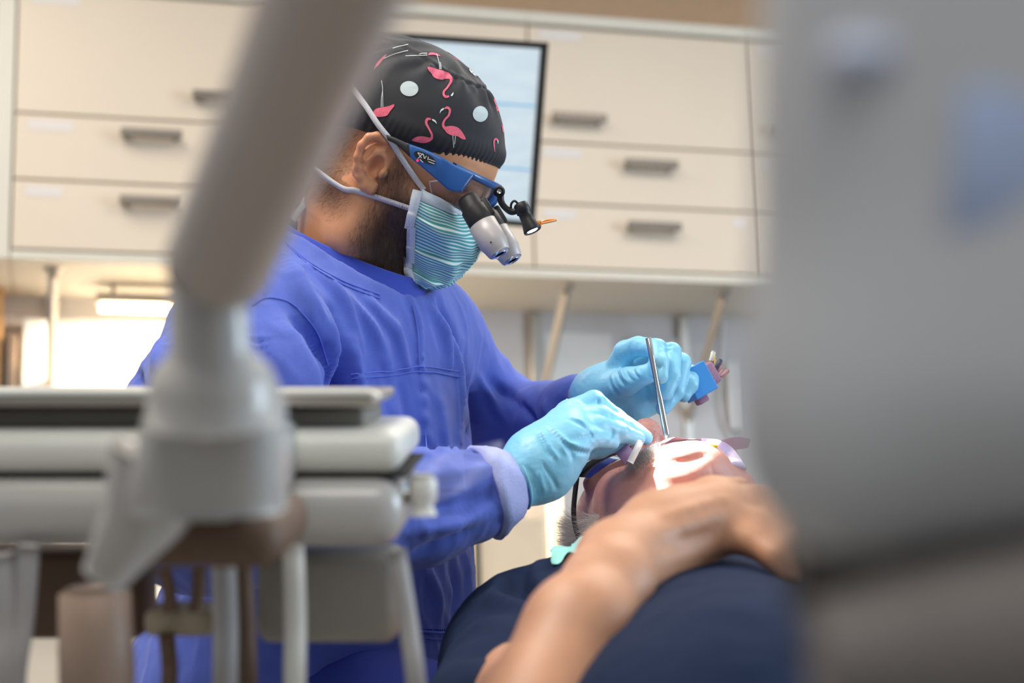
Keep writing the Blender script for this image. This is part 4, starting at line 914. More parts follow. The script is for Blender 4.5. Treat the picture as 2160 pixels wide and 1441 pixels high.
rg = [([(1155, 895), (1200, 935), (1248, 948)], 0.0035, 0.0022), ([(1160, 902), (1205, 944), (1250, 958)], 0.003, -0.0022), ([(1137, 912), (1155, 950), (1170, 970)], 0.003, -0.002), ([(1142, 908), (1160, 946), (1176, 968)], 0.003, 0.0018),
      ([(1205, 885), (1235, 900), (1262, 935)], 0.003, -0.0018), ([(1200, 880), (1230, 893), (1258, 928)], 0.003, 0.0016), ([(1292, 905), (1294, 920), (1290, 930)], 0.0025, -0.0018), ([(1200, 925), (1206, 950), (1208, 968)], 0.0025, -0.0014),
      ([(1180, 925), (1186, 945), (1195, 960)], 0.0025, 0.0014), ([(1195, 853), (1215, 848), (1232, 858)], 0.0025, -0.0014), ([(1262, 842), (1263, 850), (1266, 856)], 0.002, -0.0014), ([(1145, 975), (1152, 990), (1160, 1004)], 0.002, -0.0012), ([(1135, 990), (1140, 1010), (1150, 1040)], 0.003, 0.0014),
      ([(1112, 985), (1128, 1010), (1132, 1045)], 0.0025, -0.0012), ([(1215, 925), (1250, 920), (1285, 916)], 0.003, -0.0012), ([(1160, 1000), (1170, 1020), (1176, 1034)], 0.003, -0.0014)]
gR, gRS, gRV = glove('glove', f, rg, dentist, 'pale blue nitrile glove on the nearer right hand')
cuffN = norm(C(1100, 1012, 1.497) - C(1000, 1045, 1.48)); cu = norm(np.cross(cuffN, [0, 1, 0])); cv = np.cross(cuffN, cu)
ring = np.array([C(1093, 1015, 1.4955) + 0.0252 * (math.cos(a) * cu + math.sin(a) * cv) for a in np.linspace(0, 2 * math.pi, 49)])
V, F = tube(cw(ring), 0.0014, 8, False); link('cuff_bead', V, F, M_glove, gR)
# pale translucent-looking cuff of the undersleeve
Vc = []
for i, (t_, r_) in enumerate(((0.0, 0.0280), (0.006, 0.0325), (0.013, 0.0370), (0.021, 0.0405), (0.029, 0.0430), (0.031, 0.0380), (0.0, 0.0250))):
    for a in np.linspace(0, 2 * math.pi, 40, endpoint=False):
        wob = 1 + 0.03 * math.sin(5 * a + i * 1.3) + 0.02 * math.sin(9 * a + 2 * i)
        Vc.append(C(1084, 1018, 1.494) - cuffN * t_ + r_ * wob * (math.cos(a) * cu + math.sin(a) * cv))
link('sleeve_cuff', cw(np.array(Vc)), grid_faces(7, 40, False, True), mat('pale_cuff', (172, 180, 232), 0.7, bump=0.4, bscale=600), gown)
# left hand, beyond, holding the mirror handle
f = Field(C(1200, 900, 1.56) - [0, 0, 0.012], C(1490, 700, 1.78) + [0.01, 0, 0.01], h)
f.cone(C(1256, 834, 1.722), C(1276, 834, 1.710), 0.0240, 0.0255, 0.01)
f.cone(C(1274, 834, 1.710), C(1306, 774, 1.694), 0.0225, 0.0120, 0.02)
f.cone(C(1274, 838, 1.712), C(1336, 800, 1.712), 0.0235, 0.0150, 0.02)
f.cone(C(1277, 842, 1.715), C(1350, 832, 1.728), 0.0235, 0.0190, 0.02)
f.cone(C(1277, 845, 1.710), C(1330, 847, 1.695), 0.0220, 0.0185, 0.02)
f.cone(C(1330, 850, 1.702), C(1378, 838, 1.718), 0.0185, 0.0155, 0.015)
finger(f, [(1322, 780, 1.712), (1372, 744, 1.700), (1416, 744, 1.672), (1416, 796, 1.650), (1405, 828, 1.642)], [0.0125, 0.0105, 0.0100, 0.0092, 0.0074], 0.0025)
finger(f, [(1340, 805, 1.728), (1395, 754, 1.718), (1436, 766, 1.692), (1424, 826, 1.670), (1398, 862, 1.660)], [0.0135, 0.0105, 0.0102, 0.0090, 0.0072], 0.0025)
finger(f, [(1355, 828, 1.738), (1415, 797, 1.732), (1457, 790, 1.704), (1454, 812, 1.690), (1442, 834, 1.684)], [0.0130, 0.0100, 0.0094, 0.0088, 0.0072], 0.0025)
f.ell(C(1345, 762, 1.650), (0.0115, 0.030, 0.0085), None, 0.004, 'sub')
finger(f, [(1303, 778, 1.692), (1318, 742, 1.682), (1346, 731, 1.668), (1386, 735, 1.645), (1391, 768, 1.628), (1393, 794, 1.622)], [0.0125, 0.0110, 0.0098, 0.0094, 0.0092, 0.0076], 0.0025)
finger(f, [(1290, 822, 1.690), (1328, 802, 1.660), (1370, 787, 1.638)], [0.0190, 0.0120, 0.0094], 0.006)
lg = [([(1300, 778), (1306, 800), (1318, 815)], 0.002, -0.0018), ([(1309, 775), (1316, 795), (1328, 808)], 0.002, 0.0016), ([(1320, 782), (1326, 795), (1336, 803)], 0.002, -0.0016), ([(1335, 778), (1340, 790), (1347, 797)], 0.0018, -0.0015), ([(1342, 776), (1346, 786), (1353, 793)], 0.0018, 0.0012), ([(1284, 798), (1290, 818), (1305, 838)], 0.0022, -0.0016), ([(1290, 790), (1298, 812), (1312, 828)], 0.0022, 0.0014), ([(1300, 838), (1315, 838), (1328, 836)], 0.002, -0.001),
      ([(1402, 728), (1410, 730), (1420, 728)], 0.002, -0.0014), ([(1404, 742), (1410, 738), (1416, 740)], 0.0018, -0.0012), ([(1386, 770), (1391, 776), (1396, 768)], 0.0022, -0.0018), ([(1332, 722), (1328, 735), (1332, 755)], 0.0018, -0.0008), ([(1345, 722), (1343, 735), (1346, 752)], 0.0015, -0.0006)]
gL, gLS, gLV = glove('glove', f, lg, dentist, 'pale blue nitrile glove on the farther left hand')
# ---- instruments
def instrument(name, a, b, prof, lab, cat, parts=()):
    t = thing(name, cw(b), lab, cat); V, F = lathe(cw(a), cw(b), prof, 20); link('handle', V, F, mat('instrument_steel', (196, 192, 190), 0.22, 0.95, stretch=(1, 1, 1), bump=0.03), t); return t
mA, mB = C(1367, 713, 1.618), C(1407, 924, 1.612); ln_ = np.linalg.norm(mB - mA); md = norm(mB - mA)
t = instrument('dental_mirror', mA, mB, [(0, 0.0024), (0.0006, 0.0029), (ln_ * 0.30, 0.0024), (ln_ * 0.52, 0.0022), (ln_ * 0.62, 0.0029), (ln_ * 0.95, 0.0031), (ln_, 0.0024)], 'slim steel dental mirror handle held upright in the farther glove', 'instrument')
pA, pB = C(1191, 846, 1.60), C(1350, 934, 1.607); pl_ = np.linalg.norm(pB - pA)
t = instrument('dental_probe', pA, pB, [(0, 0.0026), (0.001, 0.0032), (pl_ * 0.7, 0.0028), (pl_ * 0.85, 0.0012), (pl_, 0.0005)], 'steel dental probe gripped in the nearer glove', 'instrument')
# ---- blue file block worn on the far hand
t = thing('file_block', P(1470, 845, 1.70), 'small blue foam block holding coloured root files beside the farther glove', 'dental tool')
bx = norm(C(1497, 775, 1.70) - C(1440, 790, 1.70)); bc = C(1468, 806, 1.705)
xa = norm(np.array([0.80, 0.35, 0.42])); za = norm(np.array([-0.42, 0.05, 0.85])); BA = axes_from(xa, za)
V, F = obox(cw(bc), BA @ MC.T, (0.0135, 0.012, 0.0155), 0.001); link('holder_shell', V, F, mat('file_block_blue', (64, 150, 228), 0.45), t, smooth=False)
M_foam = mat('purple_foam', (170, 132, 158), 0.9, bump=0.6, bscale=900)
V, F = obox(cw(bc + BA[0] * 0.016), BA @ MC.T, (0.0075, 0.0085, 0.0115), 0.003, 3); foam = link('foam_insert', V, F, M_foam, t)
V, F = obox(cw(bc - BA[2] * 0.018 - BA[0] * 0.004), BA @ MC.T, (0.006, 0.006, 0.004), 0.002); link('foam_end', V, F, M_foam, t)
fc = [(236, 232, 214), (240, 184, 30), (236, 176, 60), (70, 74, 96), (206, 152, 150), (214, 140, 150), (196, 140, 150)]
for k, c in enumerate(fc):
    q = bc + BA[0] * 0.0215 + BA[2] * (0.0085 - 0.0028 * k) + BA[1] * (0.003 * ((k % 3) - 1)); dr = norm(BA[0] * 0.75 + BA[2] * (0.75 - 0.10 * k) + BA[1] * 0.15 * ((k % 3) - 1)); ln = 0.0105
    V, F = lathe(cw(q + dr * 0.004), cw(q + dr * (0.004 + ln)), [(0, 0.0018), (0.0008, 0.0025), (ln * 0.4, 0.0021), (ln * 0.8, 0.0026), (ln, 0.0018)], 10); fh = link('file_handle', V, F, mat('file_%d' % k, c, 0.4), t)
    V, F = lathe(cw(q - dr * 0.004), cw(q + dr * 0.004), [(0, 0.0003), (0.008, 0.0005)], 6); link('file_shaft', V, F, M_steel, fh)

# ------------------------------------------------------------------ the patient
Up = norm([-0.33, 0.90, -0.20]); Fp = np.array([-0.25, 0.15, 0.96]); RP = frame(Fp, Up)
chin = C(1444, 938, 1.575); OP = chin - RP @ np.array([0.090, 0, -0.094])
def phl(V): return (np.asarray(V, float) - OP) @ RP
def phc(V): return np.asarray(V, float) @ RP.T + OP
patient = thing('person', np.array([P(1450, 1400, 1.2)[0], P(1450, 1400, 1.2)[1], 0.42]), 'white haired patient in navy shirt lying back with hand on chest', 'person')
chest = C(1400, 1330, 1.36)
f = head_field(0.0021, phl(C(1395, 1190, 1.50)), 0.060, (-0.20, -0.105, -0.21), (0.13, 0.105, 0.145), True)
f.cone((0.098, 0, -0.010), (0.114, 0, -0.022), 0.010, 0.0130, 0.012)
for s_ in (-1, 1): f.ell((0.104, s_ * 0.0085, -0.0375), (0.008, 0.0042, 0.008), None, 0.003, 'sub')
V, Fq = f.mesh(); V = relax(V, Fq, 1, 0.4); Vp = phc(V); Np = normals(Vp, Fq); patS = Surf(Vp, Fq)
for pts, w, a in (([(1370, 974), (1410, 972), (1450, 971), (1490, 960)], 0.0036, -0.0042), ([(1395, 950), (1436, 946), (1475, 945)], 0.008, 0.002), ([(1370, 1000), (1440, 1008), (1500, 990)], 0.011, 0.006), ([(1385, 1045), (1440, 1040), (1500, 1020)], 0.004, -0.003)): Vp = fold(Vp, Np, patS.path(pts, 0, 20), w, a)
Np = normals(Vp, Fq); Vl = phl(Vp); patS = Surf(Vp, Fq)
r2 = (np.abs(Vl[:, 1]) > 0.045) | (Vl[:, 0] < -0.02)
scalp = np.clip((0.012 - (Vl[:, 0] + 0.5 * Vl[:, 2] * 0 - 0.0)) / 0.02, 0, 1) * np.clip((Vl[:, 2] + 0.075) / 0.02, 0, 1); pe = (np.abs(Vl[:, 1]) > 0.0725) & (Vl[:, 0] > -0.02) & (Vl[:, 0] < 0.03)
scalp[pe] = 0
stub = np.exp(-((Vl[:, 2] + 0.048) / 0.030) ** 2) * np.clip((Vl[:, 0] - 0.045) / 0.02, 0, 1)
pskin = np.array(lin((214, 150, 134)))
cols = np.tile(pskin, (len(Vl), 1)); blot = np.array([mnoise.fractal(Vector((x * 45, y * 45, z * 45)), 0.9, 2.0, 3) for x, y, z in Vl.tolist()])
cols = cols * (1 + 0.10 * blot[:, None]) * (1 - 0.35 * scalp[:, None]) + np.array(lin((200, 190, 184)))[None] * 0.35 * scalp[:, None]
# arms, trunk under the shirt: same body
ELP, WRP = C(1122, 1565, 0.985), C(1308, 1188, 1.12)
SHP = C(1105, 1405, 1.42)
bf = Field(C(880, 1800, 1.0) - [0.05, 0.20, 0.05], C(1900, 960, 1.55) + [0.02, 0.12, 0.03], 0.0045)
bf.cone(C(1395, 1180, 1.50), C(1400, 1330, 1.42), 0.056, 0.07, 0.03)
bf.cone(C(1400, 1420, 1.40), C(1560, 1690, 1.0), 0.10, 0.10, 0.05); bf.cone(SHP, C(1640, 1300, 1.42), 0.05, 0.05, 0.03)
bf.cone(SHP, ELP, 0.046, 0.034, 0.02)
bf.chain([ELP, C(1222, 1330, 1.04), C(1284, 1232, 1.085), WRP], [0.0420, 0.0325, 0.0265, 0.0240], 0.015)
bf.cone(WRP, C(1400, 1125, 1.17), 0.0255, 0.026, 0.015); bf.cone(WRP, C(1400, 1160, 1.16), 0.0255, 0.024, 0.015)
bf.cone(C(1390, 1120, 1.17), C(1520, 1070, 1.195), 0.0270, 0.020, 0.015); bf.cone(C(1390, 1150, 1.165), C(1520, 1115, 1.18), 0.0250, 0.0185, 0.015)
for i, (y0, d0, pts) in enumerate(((1058, 1.205, [(1600, 1055, 1.20), (1665, 1085, 1.18), (1700, 1130, 1.17)]), (1080, 1.195, [(1605, 1080, 1.19), (1680, 1115, 1.17), (1720, 1165, 1.16)]), (1102, 1.185, [(1600, 1110, 1.175), (1670, 1150, 1.155), (1705, 1195, 1.15)]), (1128, 1.175, [(1580, 1140, 1.165), (1635, 1175, 1.15), (1665, 1215, 1.145)]))):
    bf.chain([C(1515, y0, d0)] + [C(*p) for p in pts], [0.0125, 0.0105, 0.0095, 0.0080], 0.005)
bf.chain([C(1350, 1140, 1.18), C(1430, 1070, 1.215), C(1500, 1040, 1.225), C(1560, 1032, 1.225)], [0.020, 0.015, 0.0115, 0.0090], 0.008)
Vb, Fb = bf.mesh(); Vb = relax(Vb, Fb, 1, 0.5); Nb = normals(Vb, Fb)
Sb = Surf(Vb, Fb)
for pts, w, a in (([(1420, 1120), (1480, 1100), (1530, 1080)], 0.004, 0.003), ([(1400, 1090), (1470, 1070), (1530, 1050)], 0.004, 0.003), ([(1390, 1150), (1450, 1140), (1520, 1120)], 0.006, -0.003)): Vb = fold(Vb, Nb, Sb.path(pts, 0, 16), w, a)
armc = np.array(lin((196, 146, 114))); bl2 = np.array([mnoise.fractal(Vector((x * 28, y * 28, z * 28)), 0.9, 2.0, 3) for x, y, z in Vb.tolist()])
cb = armc[None] * (1 + 0.12 * bl2[:, None]) * np.array([1, 0.97, 0.95])
link('body', cw(np.concatenate([Vp, Vb])), np.concatenate([Fq, Fb + len(Vp)]), M_skin, patient, cols=np.concatenate([cols, cb]))
side = (np.abs(Vl[:, 1]) > 0.050) * (Vl[:, 0] < 0.048) * (Vl[:, 0] > -0.06) * (Vl[:, 2] > -0.030) * (Vl[:, 2] < 0.09) * (~pe)
strands('side_hair', Vp, Np, side + 1e-9, 16000, 0.026, 0.00022, RP @ np.array([0.1, 0, -0.1]), M_hairwhite, patient, 0.9, 0.45, 16)
strands('hair', Vp, Np, scalp + 1e-9, 9000, 0.016, 0.0004, RP @ np.array([-0.25, 0, 0.35]), M_hairwhite, patient, 0.7, 0.4, 6)
mous = np.exp(-((Vl[:, 2] + 0.040) / 0.006) ** 2) * (Vl[:, 0] > 0.07) * (np.abs(Vl[:, 1] + 0.006) < 0.022)
strands('moustache', Vp, Np, mous + 1e-9, 1500, 0.007, 0.00018, RP @ np.array([0.1, 0, -0.7]), M_hairwhite, patient, 0.6, 0.5, 8)
goat = np.exp(-(((Vl[:, 2] + 0.062) / 0.016) ** 2 + ((Vl[:, 1] + 0.030) / 0.010) ** 2)) * (Vl[:, 0] > 0.05)
strands('beard', Vp, Np, goat + 1e-9, 6000, 0.009, 0.00018, RP @ np.array([0.1, 0, -0.7]), M_hairwhite, patient, 0.5, 0.45, 9)
# shirt
sf = Field(C(760, 2000, 1.0) - [0, 0.22, 0], C(2250, 1080, 1.60) + [0.02, 0.08, 0.02], 0.0055)
sf.cone(C(1395, 1400, 1.43), C(1590, 1760, 0.98), 0.116, 0.135, 0.05)
sf.cone(SHP, C(1400, 1380, 1.42), 0.060, 0.075, 0.05).cone(C(1400, 1330, 1.42), C(1680, 1330, 1.42), 0.075, 0.06, 0.05)
sf.cone(C(1260, 1270, 1.49), C(1160, 1338, 1.45), 0.034, 0.050, 0.04)
sf.cone(SHP, C(1070, 1570, 1.20), 0.062, 0.068, 0.04)
sf.cone(C(1400, 1040, 1.50), C(1400, 1215, 1.49), 0.066, 0.068, 0.01, 'sub')
V, Fq = sf.mesh(); V = relax(V, Fq, 2, 0.5); N = normals(V, Fq); S = Surf(V, Fq)
for pts, w, a in (([(1100, 1190), (1090, 1230), (1110, 1270)], 0.009, -0.012), ([(1060, 1200), (1050, 1240), (1060, 1290)], 0.010, 0.008), ([(1030, 1240), (1090, 1255), (1140, 1275)], 0.008, -0.010), ([(1020, 1260), (1080, 1280), (1140, 1300)], 0.010, 0.008), ([(1140, 1180), (1135, 1220), (1150, 1250)], 0.008, 0.006), ([(990, 1330), (1040, 1320), (1090, 1340)], 0.014, 0.006), ([(960, 1390), (1020, 1370), (1080, 1390)], 0.014, -0.006)): V = fold(V, N, S.path(pts, 0, 16), w, a)
N = normals(V, Fq); V = V + N * (0.0022 * np.array([mnoise.fractal(Vector((x * 20, y * 20, z * 20)), 0.9, 2.0, 3) for x, y, z in V.tolist()]))[:, None]
shirt = link('shirt', cw(V), Fq, mat('navy_shirt', (26, 39, 66), 0.9, bump=0.2, bscale=1500, spec=0.15), patient); shS = Surf(V, Fq)
# pale green bib tucked at the neck
Vb_ = []
for i in range(26):
    for j in range(8):
        u = i / 25; v = j / 7; x = 1165 + 130 * u; y = 1172 - 26 * math.sin(math.pi * u * 0.9 + 0.1) + 30 * v; p = shS.hit(x, y, 0.004 + 0.003 * math.sin(u * 14 + v * 3), far=1.47); Vb_.append(p)
link('paper_bib', cw(np.array(Vb_)), grid_faces(26, 8), mat('bib_green', (150, 214, 208), 0.8, bump=0.2), None, label='pale green paper bib edge at the patient neck', cat='bib')
# legs (out of the frame)
lf = Field((-0.05, 0.02, -0.62), (0.46, 1.05, -0.12), 0.010)
for k in (0, 1): lf.chain([C(1500, 1950, 0.95) + [0.04 + 0.17 * k, 0, -0.02], C(1500, 1950, 0.95) + [0.0 + 0.17 * k, -0.42, -0.08], C(1500, 1950, 0.95) + [0.0 + 0.17 * k, -0.80, -0.14]], [0.085, 0.065, 0.05], 0.03)
Vt, Ft = lf.mesh(); link('trousers', cw(Vt), Ft, mat('dark_trousers', (50, 52, 60), 0.85, bump=0.3), patient)
# protective glasses on the patient
t = thing('safety_glasses', cw(phc([0.09, 0, 0.0])), 'dark framed safety glasses on the patient, half hidden by the nearer glove', 'glasses')
for s_ in (-1, 1):
    V, F = tube(cw(phc(smooth_path([(0.010, s_ * 0.080, 0.010), (0.050, s_ * 0.081, 0.012), (0.092, s_ * 0.066, 0.012)], 20))), 0.0042, 8, sq=0.6); link('temple', V, F, M_dark, t)
V, F = tube(cw(phc(smooth_path([(0.092, -0.066, 0.014), (0.102, -0.03, 0.026), (0.104, 0, 0.026), (0.102, 0.03, 0.026), (0.092, 0.066, 0.014)], 30))), 0.003, 8); link('brow_bar', V, F, M_dark, t)
rows = [np.array([0.103 - 0.014 * abs(s_) ** 2.2 - 0.006 * q, s_ * 0.066, 0.020 - 0.036 * q * (1 - 0.55 * math.exp(-(s_ / 0.18) ** 2))]) for s_ in np.linspace(-1, 1, 31) for q in np.linspace(0, 1, 8)]
link('lens', cw(phc(np.array(rows))), grid_faces(31, 8), glass('tinted_lens', (150, 150, 156), 0.15), t)
# ---- rubber dam over the mouth
dam = thing('dental_dam', P(1440, 930, 1.58), 'thin lilac rubber dam sheet stretched over the patient mouth', 'dental dam')
Vd = []; nu_, nv_ = 45, 21
for i in range(nu_):
    for j in range(nv_):
        u = i / (nu_ - 1) * 1.55 - 0.55; v = j / (nv_ - 1)                 # u across the face, v from chin side to nose side
        x = 0.094 - 0.030 * abs(u) ** 2.0 + 0.004 * math.sin(v * 5 + u * 3) - 0.010 * v * (abs(u) < 2) * 0
        y = u * 0.062; z = -0.068 + 0.036 * v
        if u > 0.55: x += 0.018 * (u - 0.55) / 0.45 * (1 - 0.4 * v); y += 0.020 * (u - 0.55) / 0.45
        p = np.array([x, y, z]); lc, nn_, _i, ds_ = patS.t.find_nearest(Vector(phc(p))); nn_ = np.array(nn_); gap = (phc(p) - np.array(lc)) @ nn_
        if gap < 0.0035: p = phl(np.array(lc) + nn_ * 0.0035)
        Vd.append(p + np.array([0.0012 * math.sin(u * 16 + v * 7), 0, 0.0015 * math.sin(u * 11)]))
Vd = phc(np.array(Vd)); M_dam = mat('dam_latex', (228, 208, 238), 0.6, alpha=0.94, sub=0.2, var=0.04)
dm = link('sheet', cw(Vd), grid_faces(nu_, nv_), M_dam, dam); dv = Vd.reshape(nu_, nv_, 3)
# loose tail at the right
tail = [(1502, 934), (1540, 940), (1560, 966), (1576, 988), (1565, 1003), (1545, 985), (1520, 972), (1505, 968)]
rows = []
A_ = smooth_path([(1480, 924, 0), (1515, 928, 0), (1545, 945, 0), (1576, 988, 0)], 24); B_ = smooth_path([(1478, 945, 0), (1505, 968, 0), (1532, 976, 0), (1565, 1003, 0)], 24)
for i in range(24):
    for q in np.linspace(0, 1, 7): rows.append(C(A_[i][0] * (1 - q) + B_[i][0] * q, A_[i][1] * (1 - q) + B_[i][1] * q, 1.605 + 0.012 * math.sin(i * 0.5 + q * 3) - 0.02 * q))
link('loose_corner', cw(np.array(rows)), grid_faces(24, 7), M_dam, dam)
# frame strip at the left, with the little yellow mark at the right
V, F = ribbon(cw(smooth_path([C(1352, 930, 1.562), C(1342, 950, 1.556), C(1329, 976, 1.553)], 14)), MC @ np.array([1.0, 0.2, 0.35]), 0.0062, 0.0006); link('frame_strip', V, F, M_white, dam)
V, F = ribbon(cw(smooth_path([C(1310, 946, 1.566), C(1318, 955, 1.562), C(1330, 968, 1.560)], 14)), MC @ np.array([0.8, 0.2, 0.8]), 0.014, 0.0006); link('folded_corner', V, F, mat('dam_purple', (172, 138, 182), 0.6), dam)
V, F = obox(P(1504, 941, 1.575), MC.T, (0.004, 0.003, 0.0016), 0.001); link('clip', V, F, MATS['yellow_cap'], dam)

# ------------------------------------------------------------------ dental chair under the patient
chair = thing('dental_chair', np.array([P(1480, 1600, 1.2)[0], P(1480, 1600, 1.2)[1], 0.0]), 'pale reclined dental chair under the patient', 'chair')
M_uph = mat('chair_vinyl', (214, 206, 190), 0.45, bump=0.1)
cf_ = Field((-0.14, 0.15, -0.66), (0.40, 1.95, -0.02), 0.008)
cb0, cb1 = C(1340, 1300, 1.60), C(1540, 2050, 0.96)
cf_.cone(C(1130, 1390, 1.52), C(1240, 2000, 1.0), 0.045, 0.05, 0.05).cone(C(1640, 1400, 1.52), C(1860, 2000, 1.0), 0.045, 0.05, 0.05).cone(C(1400, 1470, 1.55), C(1540, 2080, 1.0), 0.07, 0.06, 0.08)
cf_.cone(C(1240, 2000, 1.0), C(1240, 2000, 1.0) + [0, -0.7, -0.1], 0.05, 0.05, 0.05).cone(C(1860, 2000, 1.0), C(1860, 2000, 1.0) + [0, -0.7, -0.1], 0.05, 0.05, 0.05).cone(C(1540, 2080, 1.0), C(1540, 2080, 1.0) + [0, -0.7, -0.1], 0.07, 0.07, 0.1)
V, Fq = cf_.mesh(); link('upholstery', cw(V), Fq, M_uph, chair)
hb = phc(np.array([-0.135, 0, 0.035])); V, F = obox(cw(hb), (RP.T) @ MC.T, (0.022, 0.105, 0.085), 0.02, 3); link('headrest', V, F, M_uph, chair)
V, F = tube(cw(smooth_path([hb - RP @ np.array([0.02, 0, 0]), hb + np.array([0.0, -0.02, -0.10]), C(1400, 1480, 1.56)], 16)), 0.02, 10); link('headrest_stem', V, F, M_steel, chair)
q = P(1540, 2080, 1.0); V, F = lathe((q[0], q[1], 0.03), (q[0], q[1], q[2] - 0.02), [(0, 0.14), (0.02, 0.14), (0.05, 0.08), (q[2] - 0.05, 0.075)]); link('lift_column', V, F, M_white, chair)
V, F = obox((q[0], q[1] - 0.1, 0.015), EYE, (0.22, 0.4, 0.015), 0.012); link('foot_plate', V, F, M_white, chair)

# ================================================================== FOREGROUND: instrument delivery unit
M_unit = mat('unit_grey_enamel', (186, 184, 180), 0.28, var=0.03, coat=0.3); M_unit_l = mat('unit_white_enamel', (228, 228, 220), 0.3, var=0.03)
M_arm = mat('arm_enamel', (184, 174, 166), 0.32, var=0.03, coat=0.25)
M_brown = mat('brown_plastic', (104, 82, 66), 0.6); M_gap = mat('gap_dark', (34, 30, 28), 0.8)
unit = thing('delivery_unit', P(440, 1150, 0.9), 'blurred grey instrument delivery tray on its jointed arm in the left foreground', 'dental unit')
ap = smooth_path([P(800, -260, 0.42), P(696, 0, 0.476), P(570, 300, 0.56), P(462, 555, 0.63)], 30)
V, F = tube(ap, [0.0208, 0.0200, 0.0200, 0.0200], 32); arm = link('upper_arm', V, F, M_arm, unit)
V, F = tube(smooth_path([P(800, -260, 0.42), P(900, -560, 0.37), P(700, -900, 0.32)], 20), 0.0205, 24); link('swing_arm', V, F, M_arm, unit)
mb = MB(); mb.add(*lathe(P(447, 560, 0.665), P(440, 612, 0.675), [(0, 0.0165), (0.0035, 0.0175), (0.0085, 0.0128)], 30)); mb.build('joint_gap', M_gap, unit)
V, F = lathe(P(437, 585, 0.69), P(448, 830, 0.70), [(0, 0.0142), (0.0026, 0.0160), (0.0285, 0.0164), (0.0335, 0.0194), (0.039, 0.0246), (0.046, 0.0263), (0.060, 0.0263)], 40); link('swivel_post', V, F, M_unit, unit)
RAX0 = np.stack([cR, cf, cU])
# the bracket hull: lofted sections
secs = [(770, 445, 100, 0.735), (800, 452, 128, 0.735), (860, 458, 142, 0.74), (950, 448, 158, 0.74), (1020, 440, 166, 0.745), (1062, 436, 168, 0.748), (1078, 440, 160, 0.748)]
Vh_ = []
for y, cx, hw, d in secs:
    for a in np.linspace(0, 2 * math.pi, 32, endpoint=False):
        c_, s_ = math.cos(a), math.sin(a); sx_ = math.copysign(abs(c_) ** 0.7, c_); sy_ = math.copysign(abs(s_) ** 0.7, s_)
        Vh_.append(P(cx + hw * sx_, y, d) + cf * (0.030 * sy_))
link('bracket_hull', np.array(Vh_), grid_faces(len(secs), 32, False, True) + [list(range(32))[::-1], [(len(secs) - 1) * 32 + k for k in range(32)]], M_unit, unit)
V, F = obox(P(450, 980, 0.87), RAX0, (0.030, 0.11, 0.018), 0.006); link('hull_mount', V, F, M_unit, unit)
V, F = tube(smooth_path([P(348, 950, 0.745), P(318, 1060, 0.75), P(268, 1140, 0.755), P(222, 1215, 0.76)], 16), [0.024, 0.021, 0.016, 0.011], 20, sq=0.8); link('hull_leg', V, F, M_unit, unit)
# tray plate and tray body run across, rounded at the right end
def cross_bar(prof, x0, x1, d, depth, endround=0.0):          # prof: (y pixel, depth offset) outline swept along the right direction
    pass
RAX = np.stack([cR, cf, cU])
def fbox(x0, x1, y0, y1, d, th, bev, seg=3):                    # box facing the camera: extents seen at distance d, thickness along the view
    a = P(x0, y1, d); b = P(x1, y0, d); c = (a + b) / 2 + cf * th / 2; return obox(c, RAX, ((x1 - x0) / FPX * d / 2, th / 2, (y1 - y0) / FPX * d / 2), bev, seg)
V, F = fbox(-420, 790, 832, 858, 0.97, 0.17, 0.003); link('tray_plate', V, F, M_steel, unit)
mb = MB(); mb.add(*tube([P(-420, 828, 0.97), P(780, 828, 0.97), P(800, 838, 0.97)], 0.0022, 8)); mb.build('tray_lip', M_unit_l, unit)
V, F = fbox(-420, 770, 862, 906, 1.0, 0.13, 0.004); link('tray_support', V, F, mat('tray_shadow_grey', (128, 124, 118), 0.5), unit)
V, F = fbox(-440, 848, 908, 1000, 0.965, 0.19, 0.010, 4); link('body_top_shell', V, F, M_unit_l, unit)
V, F = fbox(-440, 860, 1000, 1008, 0.97, 0.18, 0.0005); link('shell_joint', V, F, M_gap, unit)
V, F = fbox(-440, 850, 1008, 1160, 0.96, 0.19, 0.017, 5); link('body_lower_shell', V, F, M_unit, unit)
V, F = lathe(P(890, 1000, 0.985), P(893, 1100, 0.985), [(0, 0.006), (0.004, 0.0085), (0.014, 0.0085), (0.018, 0.006), (0.024, 0.008)], 20); link('end_knob', V, F, M_unit_l, unit)
mb = MB(); mb.add(*tube([P(850, 1050, 0.99), P(890, 1050, 0.99)], 0.004, 10)); mb.build('knob_stem', M_steel, unit)
V, F = fbox(540, 838, 1176, 1360, 1.03, 0.08, 0.008); link('instrument_holder', V, F, mat('holder_grey', (160, 158, 150), 0.5), unit)
V, F = fbox(300, 452, 1286, 1346, 1.0, 0.04, 0.006); link('holder_bar', V, F, mat('holder_cream', (176, 164, 140), 0.5), unit)
V, F = lathe(P(200, 1236, 0.93), P(206, 1480, 0.93), [(0, 0.014), (0.004, 0.0195), (0.05, 0.0205), (0.064, 0.019)], 30); link('handpiece_cup', V, F, mat('cup_tan', (150, 128, 112), 0.5), unit)
V, F = fbox(-160, 300, 1170, 1350, 1.06, 0.05, 0.006); link('cup_bracket', V, F, M_brown, unit)
V, F = fbox(250, 592, 1080, 1205, 0.80, 0.12, 0.012); link('hull_underside_shade', V, F, M_brown, unit)  # dark brown box stands in for the hull's shaded hollow underside
